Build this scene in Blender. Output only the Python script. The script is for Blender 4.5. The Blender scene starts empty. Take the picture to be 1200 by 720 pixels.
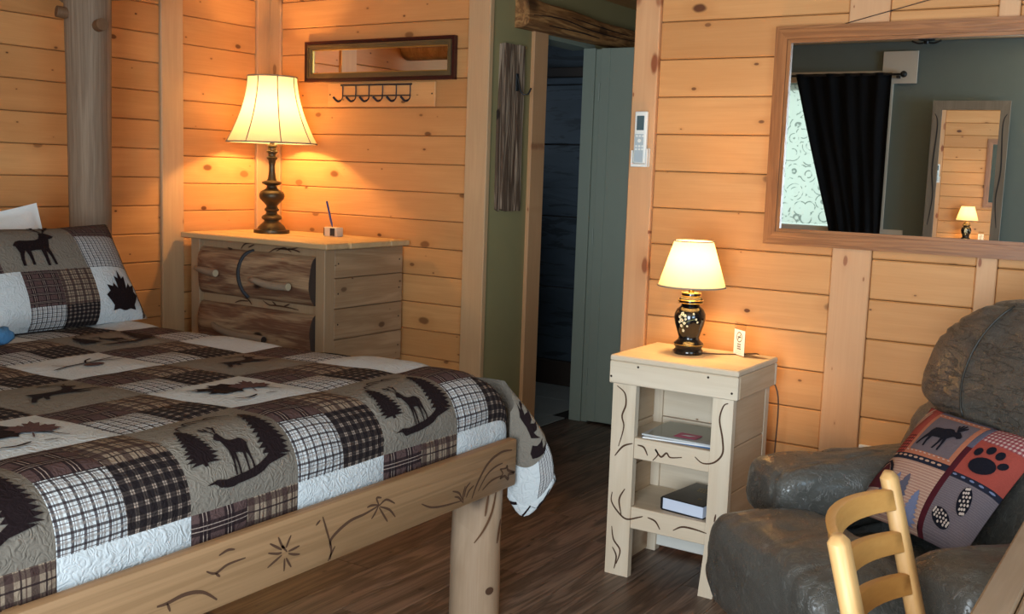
import bpy, bmesh, math, random
from mathutils import Vector, Matrix, noise
from mathutils.geometry import tessellate_polygon
random.seed(7)
sc = bpy.context.scene
COL = sc.collection
PI = math.pi

# ------------------------------------------------------------------ camera
CAM_H = 1.33
FPX = 1259.255
cR = Vector((0.83784992, 0.54484219, 0.03397773))
cU = Vector((-0.09685076, 0.08710442, 0.99148008))
cW = Vector((-0.53724057, 0.83400228, -0.12574881))
cd = bpy.data.cameras.new('camera')
cam = bpy.data.objects.new('camera', cd)
COL.objects.link(cam)
m4 = Matrix((cR, cU, -cW)).transposed().to_4x4()
m4.translation = Vector((0, 0, CAM_H))
cam.matrix_world = m4
cd.sensor_fit = 'HORIZONTAL'
cd.sensor_width = 36.0
cd.lens = FPX * 36.0 / 1200.0
cd.clip_start = 0.02
sc.camera = cam

# ------------------------------------------------------------------ view / world / daylight
vs = sc.view_settings
vs.view_transform = 'Standard'
vs.look = 'None'
vs.gamma = 1.0
vs.use_curve_mapping = False
vs.exposure = 0.0
sc.cycles.max_bounces = 8
sc.cycles.diffuse_bounces = 5
sc.cycles.glossy_bounces = 5
sc.cycles.transparent_max_bounces = 8
sc.cycles.caustics_reflective = False
sc.cycles.caustics_refractive = False

w = bpy.data.worlds.new('sky')
sc.world = w
w.use_nodes = True
wn = w.node_tree.nodes
wl = w.node_tree.links
bg = wn['Background']
bg.inputs[0].default_value = (0.70, 0.88, 0.86, 1)
bg.inputs[1].default_value = 1.2

DAY = (0.74, 0.88, 1.0)
def area_light(name, loc, rot, sx, sy, power, col=DAY):
    ld = bpy.data.lights.new(name, 'AREA')
    ld.shape = 'RECTANGLE'
    ld.size = sx
    ld.size_y = sy
    ld.energy = power
    ld.color = col
    o = bpy.data.objects.new(name, ld)
    o.location = loc
    o.rotation_euler = rot
    COL.objects.link(o)
    return o
# daylight through the windows; the glazed door behind the camera is added for light
area_light('daylight_rear_window', (-2.60, -1.16, 1.52), (PI/2, 0, 0), 1.05, 1.05, 3.4, (.76, 1.0, .93))
area_light('daylight_added_door', (-.15, -1.04, 1.10), (PI/2, 0, 0), 1.5, 1.9, 172, (.80, .91, 1.0))
area_light('daylight_side_window', (1.56, 0.55, 1.50), (PI/2, 0, PI/2), 1.9, 1.15, 55, (.52, .76, 1.0))
# weak fill lamp added at the bathroom's left wall, no window there
area_light('fill_bathroom', (-4.28, 5.0, 1.7), (0, -PI/2, 0), .5, .6, 3, (.62, .80, 1.0))

# ------------------------------------------------------------------ material helpers
def lin(h):
    if isinstance(h, str):
        h = h.lstrip('#')
        h = tuple(int(h[i:i+2], 16) for i in (0, 2, 4))
    return tuple((c/255/12.92 if c/255 <= .04045 else ((c/255+.055)/1.055)**2.4) for c in h) + (1.0,)

class NT:
    def __init__(s, name):
        s.m = bpy.data.materials.new(name)
        s.m.use_nodes = True
        s.t = s.m.node_tree
        s.n = s.t.nodes
        s.l = s.t.links
        s.p = s.n['Principled BSDF']
        s.out = s.n['Material Output']
    def new(s, typ, **kw):
        n = s.n.new(typ)
        for k, v in kw.items():
            setattr(n, k, v)
        return n
    def link(s, a, b):
        s.l.new(a, b)
    def put(s, sock, v):
        if hasattr(v, 'is_linked') or isinstance(v, bpy.types.NodeSocket):
            s.l.new(v, sock)
        else:
            sock.default_value = v
    def math(s, op, a, b=None, c=None, clamp=False):
        n = s.new('ShaderNodeMath', operation=op, use_clamp=clamp)
        s.put(n.inputs[0], a)
        if b is not None: s.put(n.inputs[1], b)
        if c is not None: s.put(n.inputs[2], c)
        return n.outputs[0]
    def vmul(s, v, k):
        n = s.new('ShaderNodeVectorMath', operation='MULTIPLY')
        s.put(n.inputs[0], v); s.put(n.inputs[1], k)
        return n.outputs[0]
    def vadd(s, v, k):
        n = s.new('ShaderNodeVectorMath', operation='ADD')
        s.put(n.inputs[0], v); s.put(n.inputs[1], k)
        return n.outputs[0]
    def mix(s, f, a, b, blend='MIX'):
        n = s.new('ShaderNodeMix', data_type='RGBA', blend_type=blend)
        s.put(n.inputs[0], f); s.put(n.inputs[6], a); s.put(n.inputs[7], b)
        return n.outputs[2]
    def noise(s, vec, scale=1, detail=2, rough=.5, dist=0):
        n = s.new('ShaderNodeTexNoise')
        if vec is not None: s.put(n.inputs['Vector'], vec)
        n.inputs['Scale'].default_value = scale
        n.inputs['Detail'].default_value = detail
        n.inputs['Roughness'].default_value = rough
        n.inputs['Distortion'].default_value = dist
        return n.outputs[0]
    def voro(s, vec, scale=1, feature='F1'):
        n = s.new('ShaderNodeTexVoronoi', feature=feature)
        if vec is not None: s.put(n.inputs['Vector'], vec)
        n.inputs['Scale'].default_value = scale
        return n
    def smooth(s, v, a, b):
        n = s.new('ShaderNodeMapRange', interpolation_type='SMOOTHSTEP')
        s.put(n.inputs[0], v)
        n.inputs[1].default_value = a; n.inputs[2].default_value = b
        n.inputs[3].default_value = 0; n.inputs[4].default_value = 1
        return n.outputs[0]
    def bump(s, h, strength=.3, dist=.01):
        n = s.new('ShaderNodeBump')
        s.put(n.inputs['Height'], h)
        n.inputs['Strength'].default_value = strength
        n.inputs['Distance'].default_value = dist
        s.link(n.outputs[0], s.p.inputs['Normal'])
    def pos(s):
        return s.new('ShaderNodeNewGeometry').outputs['Position']
    def rnd(s):
        return s.new('ShaderNodeObjectInfo').outputs['Random']
    def col(s, v): s.put(s.p.inputs['Base Color'], v)
    def rough(s, v): s.put(s.p.inputs['Roughness'], v)

def plain(name, c, rough=.5, metal=0, spec=.5, bump=0, bscale=60, vary=0.0):
    t = NT(name)
    cc = lin(c) if not (isinstance(c, tuple) and len(c) == 4) else c
    if vary:
        nz = t.noise(t.pos(), 9, 3)
        dk = tuple(x*(1-vary) for x in cc[:3])+(1,)
        lt = tuple(min(1, x*(1+vary)) for x in cc[:3])+(1,)
        t.col(t.mix(nz, dk, lt))
    else:
        t.col(cc)
    t.rough(rough)
    t.p.inputs['Metallic'].default_value = metal
    t.p.inputs['Specular IOR Level'].default_value = spec
    if bump:
        t.bump(t.noise(t.pos(), bscale, 3), bump, .004)
    return t.m

def wood(name, c1, c2, axis='X', flat=None, knot=1.0, knotc='#5a3018', rough=.55, var=.10,
         along=1.0, across=10.0, grain=.26, kx=4.3, ky=7.6, bump=.12, fine=.30, gap=16):
    """long-grained timber; axis = direction of the grain, flat = axis normal to the face"""
    t = NT(name)
    ax = 'XYZ'.index(axis)
    fl = 'XYZ'.index(flat) if flat else -1
    def sv(a, c, f=0.0):
        v = [c, c, c]
        v[ax] = a
        if fl >= 0: v[fl] = f
        return tuple(v)
    r = t.rnd()
    cmb = t.new('ShaderNodeCombineXYZ')
    t.put(cmb.inputs[0], t.math('MULTIPLY', r, 37.7))
    t.put(cmb.inputs[1], t.math('MULTIPLY', r, 23.1))
    t.put(cmb.inputs[2], t.math('MULTIPLY', r, 51.3))
    P = t.vadd(t.pos(), cmb.outputs[0])
    n1 = t.noise(t.vmul(P, sv(along, across, across*.3)), 1, 3, .55, .7)
    ring = t.math('SINE', t.math('MULTIPLY', n1, gap))
    ring = t.math('MULTIPLY_ADD', ring, .5, .5)
    n2 = t.noise(t.vmul(P, sv(5, 170, 60)), 1, 2, .6)
    f = t.math('ADD', t.math('MULTIPLY', ring, grain), t.math('MULTIPLY', t.math('SUBTRACT', n2, .3), fine*1.6), clamp=True)
    c = t.mix(f, lin(c1), lin(c2))
    # broad tone drift
    n3 = t.noise(t.vmul(P, sv(.8, 3.0, 1.0)), 1, 2)
    c = t.mix(t.math('MULTIPLY', t.smooth(n3, .45, .8), .35), c, lin(c2))
    # per-board tone
    tone = t.math('MULTIPLY_ADD', r, 2*var, 1-var)
    cc = t.new('ShaderNodeCombineXYZ')
    t.put(cc.inputs[0], tone)
    t.put(cc.inputs[1], t.math('POWER', tone, 1.25))
    t.put(cc.inputs[2], t.math('POWER', tone, 1.5))
    c = t.mix(1.0, c, cc.outputs[0], 'MULTIPLY')
    h = f
    if knot > 0:
        vp = t.vmul(P, sv(kx, ky, ky))
        if fl >= 0:
            sx = t.new('ShaderNodeSeparateXYZ'); t.link(vp, sx.inputs[0])
            cx = t.new('ShaderNodeCombineXYZ')
            oth = [k for k in range(3) if k not in (ax, fl)][0]
            t.link(sx.outputs[ax], cx.inputs[0]); t.link(sx.outputs[oth], cx.inputs[1])
            vp = cx.outputs[0]
        wob = t.noise(t.vmul(P, sv(25, 25, 25)), 1, 1)
        v = t.voro(vp, 1)
        if fl >= 0: v.voronoi_dimensions = '2D'
        else: knot *= 2.2
        sep = t.new('ShaderNodeSeparateColor')
        t.link(v.outputs['Color'], sep.inputs[0])
        size = t.math('MULTIPLY', t.math('POWER', sep.outputs[0], 3.5), .15*knot)
        size = t.math('ADD', size, .022)
        dd = t.math('DIVIDE', t.math('ADD', v.outputs['Distance'], t.math('MULTIPLY', t.math('SUBTRACT', wob, .5), .05)), size)
        core = t.math('SUBTRACT', 1.0, t.smooth(dd, .55, 1.0))
        halo = t.math('SUBTRACT', 1.0, t.smooth(dd, .9, 2.6))
        keep = t.math('GREATER_THAN', sep.outputs[1], .30)
        core = t.math('MULTIPLY', core, keep)
        halo = t.math('MULTIPLY', t.math('MULTIPLY', halo, keep), .35)
        c = t.mix(halo, c, lin(c2))
        strength = t.math('MULTIPLY_ADD', sep.outputs[2], .4, .58)
        c = t.mix(t.math('MULTIPLY', core, strength), c, lin(knotc))
    t.col(c)
    t.rough(t.math('MULTIPLY_ADD', n2, .15, rough-.07))
    t.p.inputs['Specular IOR Level'].default_value = .35
    if bump: t.bump(h, bump, .003)
    return t.m

def fabric(name, c, vary=.10, stip=.5, scale=55):
    t = NT(name)
    cc = lin(c)
    v = t.voro(t.pos(), scale, 'SMOOTH_F1')
    n = t.noise(t.pos(), 420, 1)
    n2 = t.noise(t.pos(), 40, 2)
    dk = tuple(x*(1-vary*2) for x in cc[:3])+(1,)
    t.col(t.mix(t.math('ADD', t.math('MULTIPLY', n, .5), t.math('MULTIPLY', n2, .5)), dk, cc))
    t.rough(.92)
    t.p.inputs['Specular IOR Level'].default_value = .15
    wv = t.noise(t.pos(), scale*.7, 1, .4, 1.6)
    t.bump(t.math('ADD', t.math('ABSOLUTE', t.math('SUBTRACT', wv, .5)), t.math('MULTIPLY', n, .05)), stip, .02)
    return t.m

def plaid(name, base, sx, sy, period=.05, stip=.4):
    """sx, sy: lists of (centre, width, colour, alpha) in one period along u / v; UV in metres"""
    t = NT(name)
    uv = t.new('ShaderNodeUVMap')
    sep = t.new('ShaderNodeSeparateXYZ')
    t.link(uv.outputs[0], sep.inputs[0])
    c = lin(base)
    first = True
    for k, lst in ((0, sx), (1, sy)):
        fr = t.math('FRACT', t.math('DIVIDE', sep.outputs[k], period))
        for ctr, wd, colr, al in lst:
            m = t.math('COMPARE', fr, ctr, wd/2)
            m = t.math('MULTIPLY', m, al)
            c = t.mix(m, c, lin(colr))
    n = t.noise(t.pos(), 380, 1)
    c = t.mix(t.math('MULTIPLY', n, .30), c, (0.01, 0.01, 0.01, 1))
    t.col(c)
    t.rough(.92)
    t.p.inputs['Specular IOR Level'].default_value = .15
    wv = t.noise(t.pos(), 38, 1, .4, 1.6)
    t.bump(t.math('ABSOLUTE', t.math('SUBTRACT', wv, .5)), stip, .02)
    return t.m

M = {}
PINE1, PINE2 = '#d39a61', '#b87b44'
M['plank_left'] = wood('pine_planks_left', PINE1, PINE2, 'Y', 'X', 1.0)
M['plank_back'] = wood('pine_planks_back', PINE1, PINE2, 'X', 'Y', 1.0)
M['plank_ceiling'] = wood('pine_planks_ceiling', '#d2a06a', '#b07a44', 'Y', 'Z', 1.0)
M['batten'] = wood('pine_battens', '#c9a379', '#b08860', 'Z', None, 1.0, kx=2.6, ky=6, var=.06)
M['batten_mid'] = wood('pine_wide_batten', '#d2a175', '#c08c60', 'Z', 'Y', 1.6, knotc='#8a4a2a', kx=4.2, ky=11, var=.03)
M['groove'] = plain('groove_backing_board', '#6a4526', .8)  # dark brown backing that shows in the gaps between planks
M['floor_plank'] = wood('dark_vinyl_planks', '#7f6a5c', '#4b3c32', 'Y', 'Z', .5, '#1c1410', .42, .22, along=1.4, across=16, grain=.7, fine=.6, gap=30)
M['floor_under'] = plain('floor_joint', '#1d1612', .8)
M['olive'] = plain('olive_paint', '#94885e', .62, vary=.04)
M['slate_green'] = plain('grey_green_paint', '#6f7d7b', .6, vary=.04)
M['door_paint'] = plain('door_grey_green', '#868f83', .5, vary=.03)
M['white_paint'] = plain('white_paint', '#d8d4ca', .5)
M['ceiling'] = wood('ceiling_boards', '#cfae88', '#b58e62', 'X', 'Z', .6)
M['barn'] = wood('barn_wood', '#b39a82', '#5c4636', 'Z', None, .6, '#1f1612', .8, .1, along=1.3, across=26, grain=.9, fine=.7, bump=.8, gap=26)
M['lintel'] = wood('hewn_log', '#c48f58', '#7a4f2c', 'Y', None, 1.6, '#2a160c', .6, .05, along=1.8, across=20, grain=.75, fine=.5, bump=.5, gap=24)
M['greylog'] = wood('weathered_log', '#98816b', '#6c5644', 'Z', None, .3, '#33231a', .75, .05, along=1.2, across=30, grain=.4, fine=.6, bump=.4, gap=14)
M['logend'] = wood('log_end_grain', '#7c5a3e', '#523622', 'Z', None, 0, rough=.7, across=40, along=30)
M['rail'] = wood('fir_rail', '#9a7856', '#7d5f40', 'Y', None, .8, '#6b3d1c', .55, .04, along=.6, across=26, grain=.5, gap=26)
M['leg_log'] = wood('peeled_log', '#ad9278', '#8e745b', 'Z', None, 1.2, '#3d281a', .6, .05, along=1.5, across=9, grain=.5)
M['stand'] = wood('pale_whitewood', '#d9cab4', '#c6b298', 'Z', None, .7, '#7b5534', .55, .05, along=1.0, across=12, grain=.45)
M['stand_h'] = wood('pale_whitewood_across', '#d9cab4', '#c8b59b', 'X', None, .6, '#7b5534', .55, .05, along=1.0, across=12, grain=.45)
M['stand_y'] = wood('pale_whitewood_side', '#cdb69a', '#b39677', 'Y', None, 1.0, '#80593a', .55, .05, along=1.0, across=12, grain=.45)
M['dres_top'] = wood('dresser_top_boards', '#d0b084', '#b08c5e', 'X', None, .7, '#6d4526', .5, .07, along=1.0, across=14)
M['dres_side'] = wood('dresser_side_boards', '#b39472', '#8d6d4e', 'Y', 'X', .8, '#4a2d1a', .6, .08, along=1.2, across=14, grain=.6)
M['dres_frame'] = wood('dresser_frame', '#ad9070', '#927250', 'Z', None, .4, '#5a3a22', .6, .05)
M['slab'] = wood('bark_scraped_log', '#b99a76', '#6f4c38', 'X', None, .5, '#2a1810', .7, .08, along=2.6, across=15, grain=.75, fine=.7, bump=.5, gap=13)
M['slab_end'] = plain('slab_end_dark', '#3a2c24', .8, vary=.3)
M['branch'] = wood('peeled_branch', '#9d8a74', '#6b5948', 'X', None, .4, '#2c1f17', .65, .1, along=3, across=30)
M['burn'] = plain('pyrography_burn', '#4a2f1c', .8)
M['burn_light'] = plain('pyrography_light', '#5b3a20', .8)
M['oak_frame'] = wood('oak_mirror_frame', '#a66d40', '#7e4e2a', 'X', None, 0, rough=.4, var=.05, across=30, along=2, grain=.6, gap=30)
M['oak_frame_v'] = wood('oak_mirror_frame_upright', '#a66d40', '#7e4e2a', 'Z', None, 0, rough=.4, var=.05, across=30, along=2, grain=.6, gap=30)
M['grey_frame'] = wood('driftwood_frame', '#8f8578', '#665c50', 'Z', None, .5, rough=.7, var=.05)
M['chair'] = wood('beech_chair', '#d2a66e', '#bf9058', 'Z', None, 0, rough=.42, var=.04, across=18, grain=.35)
M['chair_slat'] = wood('beech_slats', '#c08d4e', '#a87338', 'Y', None, 0, rough=.42, var=.04, across=18, grain=.35)
M['table'] = wood('table_boards', '#978069', '#7b6752', 'Y', None, .3, rough=.5, var=.06, across=14, grain=.4)
M['mahog'] = plain('mahogany_moulding', '#3a1512', .3)
M['bronze_mould'] = plain('antique_bronze_moulding', '#6b5a3c', .4, .35, vary=.4)
M['black'] = plain('black_metal', '#17171a', .45)
M['hook_metal'] = plain('dark_hook_wire', '#2b2430', .4, .3)
M['hole'] = plain('screw_hole', '#2a1a10', .9)
M['navy_curtain'] = plain('black_curtain_cloth', '#15171d', .95, bump=.2, bscale=300)
M['white_plastic'] = plain('white_plastic', '#e4e4de', .4)
M['grey_plastic'] = plain('grey_remote_face', '#aeb9be', .4)
M['lcd'] = plain('lcd_glass', '#4c5f66', .2)
M['ink'] = plain('ink', '#2b2b2e', .7)
M['bronze'] = plain('aged_bronze_lamp', '#4a3f2c', .38, .55, vary=.45)
M['brass'] = plain('brass', '#b98a3c', .3, .9)
M['gold'] = plain('gold_band', '#c9a052', .3, .8)
M['china'] = plain('black_glazed_china', '#120e0d', .08, spec=.7)
M['blossom'] = plain('blossom_paint', '#e6d9b0', .4)
M['leaf_paint'] = plain('leaf_paint', '#8f8a4a', .4)
M['piping'] = plain('shade_piping', '#8a8578', .8)
M['cord'] = plain('brown_cord', '#4a2f1e', .5)
M['tan'] = plain('tan_metal', '#cdbfa0', .4, .3)
M['paper'] = plain('white_paper', '#e2e4e6', .6)
M['paper_grey'] = plain('printed_paper', '#b9bcbc', .5, vary=.15)
M['folder_blue'] = plain('blue_folder_edge', '#5d84b8', .4)
M['pink'] = plain('pink_card', '#b8456c', .5)
M['book_black'] = plain('black_book_cover', '#17161a', .35, bump=.1, bscale=300)
M['book_page'] = plain('book_page_edge', '#c9d3e6', .7)
M['gold_print'] = plain('gold_foil_print', '#8a7440', .4, .4)
M['blue_pen'] = plain('blue_pen', '#2c3a7a', .35)
M['blue_yarn'] = plain('blue_yarn', '#3c6c94', .95, bump=.6, bscale=160)
M['pillow_white'] = fabric('white_pillowcase', '#e2e4e2', .04, .1)
M['mattress'] = fabric('mattress_ticking', '#d8d6cf', .04, .1)
M['q_beige'] = fabric('quilt_taupe', '#766e64', .10, .45)
M['q_white'] = fabric('quilt_cream', '#babfc1', .05, .45)
M['q_print'] = fabric('quilt_dark_print', '#1d1214', .2, .35)
M['q_print2'] = fabric('quilt_brown_print', '#5b4240', .2, .35)
M['q_hem'] = fabric('quilt_binding', '#241818', .2, .2)
M['q_brown'] = plaid('plaid_brown', '#54403e',
    [(.5, .42, '#1e1216', .85), (.43, .03, '#a89488', .9), (.57, .03, '#a89488', .9)],
    [(.5, .42, '#1e1216', .8), (.43, .03, '#a89488', .8), (.57, .03, '#a89488', .8)], .066)
M['q_tan'] = plaid('plaid_tan', '#8c7a68',
    [(.2, .34, '#382524', .8), (.65, .08, '#241719', .9), (.85, .06, '#46302c', .8)],
    [(.2, .30, '#382524', .75), (.65, .08, '#241719', .9)], .050)
M['q_whitep'] = plaid('plaid_white', '#c6cacb',
    [(.2, .24, '#2a1d20', .88), (.48, .07, '#4a3736', .8), (.72, .20, '#857870', .6)],
    [(.2, .18, '#2a1d20', .85), (.55, .07, '#4a3736', .8), (.8, .18, '#857870', .55)], .027)
M['q_black'] = plaid('plaid_black', '#8d7c70',
    [(.35, .64, '#150e12', .88), (.85, .08, '#150e12', .7)],
    [(.35, .62, '#150e12', .88), (.85, .08, '#150e12', .6)], .0255)
def stone_mat():
    t = NT('dark_slate_slab')
    p = t.pos()
    n = t.noise(t.vmul(p, (1.6, 1.6, 7)), 1, 5, .6, 1.3)
    n2 = t.noise(t.vmul(p, (3, 3, 22)), 1, 3, .6, .8)
    c = t.mix(n, lin('#1d242c'), lin('#46525c'))
    c = t.mix(t.smooth(n2, .55, .62), c, lin('#232a31'))
    t.col(c); t.rough(.45); t.bump(n, .25, .02)
    return t.m
M['slate'] = stone_mat()
M['bath_tile'] = plain('pale_bath_tile', '#8c8f8c', .4, vary=.2)
M['bath_beam'] = plain('dark_beam', '#2c2018', .7)
def leather_mat(name='worn_dark_leather', crack=None):
    t = NT(name)
    p = t.pos()
    n = t.noise(p, 7, 5, .65, .4)
    v = t.voro(p, 130, 'F1')
    fold = t.noise(t.vmul(p, (1, 1, 1)), 22, 4, .6, 1.8)
    cr = t.smooth(t.math('ABSOLUTE', t.math('SUBTRACT', fold, .5)), 0, .035)
    scuff = t.smooth(t.noise(p, 30, 5, .7, .8), .56, .78)
    c = t.mix(n, lin('#33322f'), lin('#585651'))
    c = t.mix(t.math('MULTIPLY', scuff, .5), c, lin('#807e79'))
    c = t.mix(t.math('MULTIPLY', t.math('SUBTRACT', 1.0, cr), .30), c, lin('#6d6a64'))
    t.col(c)
    t.rough(t.math('MULTIPLY_ADD', n, .30, .16))
    t.p.inputs['Specular IOR Level'].default_value = .5
    h = t.math('ADD', t.math('MULTIPLY', v.outputs['Distance'], .12), t.math('MULTIPLY', cr, .5))
    if crack:
        cn_ = t.noise(t.vmul(p, crack), 1, 4, .6, .5)
        ck = t.smooth(t.math('ABSOLUTE', t.math('SUBTRACT', cn_, .5)), 0, .03)
        h = t.math('ADD', h, t.math('MULTIPLY', ck, .8))
        t.col(t.mix(t.math('MULTIPLY', t.math('SUBTRACT', 1.0, ck), .5), c, lin('#1f1e1c')))
    t.bump(h, .45, .008)
    return t.m
M['leather'] = leather_mat()
M['leather_cracked'] = leather_mat('cracked_dark_leather', (7, 7, 38))
M['piping_dark'] = plain('dark_piping', '#26241f', .5)
def shade_mat(name, c, tr=.55):
    t = NT(name)
    d = t.new('ShaderNodeBsdfDiffuse'); tl = t.new('ShaderNodeBsdfTranslucent')
    wv = t.noise(t.pos(), 260, 2)
    cc = t.mix(t.math('MULTIPLY', wv, .25), lin(c), (.35, .28, .16, 1))
    t.link(cc, d.inputs[0]); t.link(cc, tl.inputs[0])
    mx = t.new('ShaderNodeMixShader')
    mx.inputs[0].default_value = tr
    t.link(d.outputs[0], mx.inputs[1]); t.link(tl.outputs[0], mx.inputs[2])
    t.link(mx.outputs[0], t.out.inputs[0])
    return t.m
M['shade'] = shade_mat('cream_lamp_shade', '#d8cfb6', .30)
M['shade_small'] = shade_mat('linen_lamp_shade', '#d6ccb0', .28)
def lace_mat():
    t = NT('white_lace')
    p = t.pos()
    n = t.voro(t.vmul(p, (10, 0, 10)), 1, 'F1')
    ring = t.math('SINE', t.math('MULTIPLY', n.outputs['Distance'], 22))
    nn = t.noise(p, 14, 2, .5, 1.5)
    scroll = t.math('MULTIPLY', t.smooth(ring, .55, .9), t.smooth(nn, .42, .55))
    fac = t.math('MULTIPLY_ADD', scroll, .25, .62)
    d = t.new('ShaderNodeBsdfTranslucent'); d2 = t.new('ShaderNodeBsdfDiffuse')
    lc = t.mix(scroll, (.85, .9, .88, 1), (.26, .30, .29, 1))
    t.link(lc, d.inputs[0]); t.link(lc, d2.inputs[0])
    a = t.new('ShaderNodeMixShader'); a.inputs[0].default_value = .4
    t.link(d.outputs[0], a.inputs[1]); t.link(d2.outputs[0], a.inputs[2])
    tr = t.new('ShaderNodeBsdfTransparent')
    mx = t.new('ShaderNodeMixShader')
    t.link(fac, mx.inputs[0]); t.link(tr.outputs[0], mx.inputs[1]); t.link(a.outputs[0], mx.inputs[2])
    t.link(mx.outputs[0], t.out.inputs[0])
    return t.m
M['lace'] = lace_mat()
def mirror_mat():
    t = NT('silvered_glass')
    t.col((.88, .90, .89, 1)); t.rough(0.0); t.p.inputs['Metallic'].default_value = 1
    return t.m
M['mirror'] = mirror_mat()
def clear_mat():
    t = NT('clear_acrylic')
    tr = t.new('ShaderNodeBsdfTransparent'); tr.inputs[0].default_value = (.93, .93, .9, 1)
    g = t.new('ShaderNodeBsdfGlossy'); g.inputs['Roughness'].default_value = .05
    mx = t.new('ShaderNodeMixShader'); mx.inputs[0].default_value = .10
    t.link(tr.outputs[0], mx.inputs[1]); t.link(g.outputs[0], mx.inputs[2])
    t.link(mx.outputs[0], t.out.inputs[0])
    return t.m
M['clear'] = clear_mat()
for k, c in dict(c_navy='#20222f', c_rust='#944238', c_orange='#a8684f', c_tan='#b08c78', c_maroon='#46161f', c_wood='#665a5e',
                 c_blue='#5a6c9c', c_grey='#565463', c_cream='#b9a79c', c_black='#14131c', c_dusk='#6c7390').items():
    M[k] = fabric('cushion_'+k[2:], c, .12, .15, 90)
M['c_stripe'] = plaid('cushion_sunset', '#a98674', [], [(.2, .12, '#8e5a58', .7), (.5, .08, '#9f6f66', .7), (.8, .15, '#d2b29c', .7)], .022, .1)
M['c_barn'] = plaid('cushion_barn_boards', '#695e63', [], [(.15, .1, '#5a5056', .7), (.5, .06, '#98898a', .8), (.75, .12, '#655a5f', .7)], .016, .1)
M['c_check'] = plaid('cushion_red_check', '#b89c94', [(.3, .5, '#7c2230', .75)], [(.3, .5, '#7c2230', .75)], .03, .1)
M['c_check2'] = plaid('cushion_rust_check', '#a8483c', [(.3, .4, '#3b1418', .75)], [(.3, .4, '#3b1418', .75)], .03, .1)

# ------------------------------------------------------------------ mesh helpers
def obj(name, bm, mat, parent=None, loc=None, smooth=None, rot=None):
    if isinstance(bm, bmesh.types.BMesh):
        me = bpy.data.meshes.new(name)
        bm.normal_update()
        bm.to_mesh(me)
        bm.free()
    else:
        me = bm
    if smooth is not None:
        for p in me.polygons: p.use_smooth = True
        if smooth < 179:
            me.set_sharp_from_angle(angle=math.radians(smooth))
    if mat is not None and not me.materials:
        me.materials.append(M[mat] if isinstance(mat, str) else mat)
    o = bpy.data.objects.new(name, me)
    COL.objects.link(o)
    if parent: o.parent = parent
    if loc: o.location = loc
    if rot: o.rotation_euler = rot
    return o

def tag(o, label, cat=None, group=None, kind=None):
    o['label'] = label
    if cat: o['category'] = cat
    if group: o['group'] = group
    if kind: o['kind'] = kind
    return o

def thing(name, label, cat, loc=(0, 0, 0), rotz=0, group=None):
    o = bpy.data.objects.new(name, None)
    COL.objects.link(o)
    o.empty_display_size = .1
    o.location = loc
    o.rotation_euler = (0, 0, rotz)
    return tag(o, label, cat, group)

def B(x0, x1, y0, y1, z0, z1, bev=0.0, seg=1, bm=None):
    own = bm is None
    if own: bm = bmesh.new()
    r = bmesh.ops.create_cube(bm, size=1.0)
    vs_ = r['verts']
    for v in vs_:
        v.co = Vector((x0+(v.co.x+.5)*(x1-x0), y0+(v.co.y+.5)*(y1-y0), z0+(v.co.z+.5)*(z1-z0)))
    if bev > 0:
        es = list({e for v in vs_ for e in v.link_edges})
        bmesh.ops.bevel(bm, geom=es, offset=bev, segments=seg, affect='EDGES', profile=.5)
    return bm

def lathe(prof, segs=40, bm=None, cx=0, cy=0):
    if bm is None: bm = bmesh.new()
    rings = []
    for r, z in prof:
        if r < 1e-5:
            rings.append([bm.verts.new((cx, cy, z))])
        else:
            rings.append([bm.verts.new((cx+r*math.cos(2*PI*i/segs), cy+r*math.sin(2*PI*i/segs), z)) for i in range(segs)])
    for a, b in zip(rings, rings[1:]):
        for i in range(segs):
            j = (i+1) % segs
            if len(a) == 1 and len(b) == 1: continue
            if len(a) == 1: bm.faces.new((a[0], b[j], b[i]))
            elif len(b) == 1: bm.faces.new((a[i], a[j], b[0]))
            else: bm.faces.new((a[i], a[j], b[j], b[i]))
    bmesh.ops.recalc_face_normals(bm, faces=bm.faces)
    return bm

def catmull(pts, n=6):
    pts = [Vector(p) for p in pts]
    if len(pts) < 3: 
        return [pts[0].lerp(pts[-1], i/n) for i in range(n+1)]
    out = []
    for i in range(len(pts)-1):
        p0 = pts[max(i-1, 0)]; p1 = pts[i]; p2 = pts[i+1]; p3 = pts[min(i+2, len(pts)-1)]
        for k in range(n):
            t = k/n
            out.append(.5*((2*p1)+(p2-p0)*t+(2*p0-5*p1+4*p2-p3)*t*t+(3*p1-p0-3*p2+p3)*t**3))
    out.append(pts[-1])
    return out

def tube(pts, rad, segs=10, bm=None, caps=True):
    """swept tube; rad = number or list per point"""
    if bm is None: bm = bmesh.new()
    pts = [Vector(p) for p in pts]
    n = len(pts)
    rr = rad if isinstance(rad, (list, tuple)) else [rad]*n
    rings = []
    up = None
    for i, p in enumerate(pts):
        d = (pts[min(i+1, n-1)]-pts[max(i-1, 0)]).normalized()
        if up is None:
            up = Vector((0, 0, 1)) if abs(d.z) < .9 else Vector((1, 0, 0))
        s = d.cross(up).normalized()
        up = s.cross(d).normalized()
        rings.append([bm.verts.new(p+(s*math.cos(2*PI*k/segs)+up*math.sin(2*PI*k/segs))*rr[i]) for k in range(segs)])
    for a, b in zip(rings, rings[1:]):
        for k in range(segs):
            j = (k+1) % segs
            bm.faces.new((a[k], a[j], b[j], b[k]))
    if caps:
        bm.faces.new(rings[0][::-1]); bm.faces.new(rings[-1])
    bmesh.ops.recalc_face_normals(bm, faces=bm.faces)
    return bm

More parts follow.
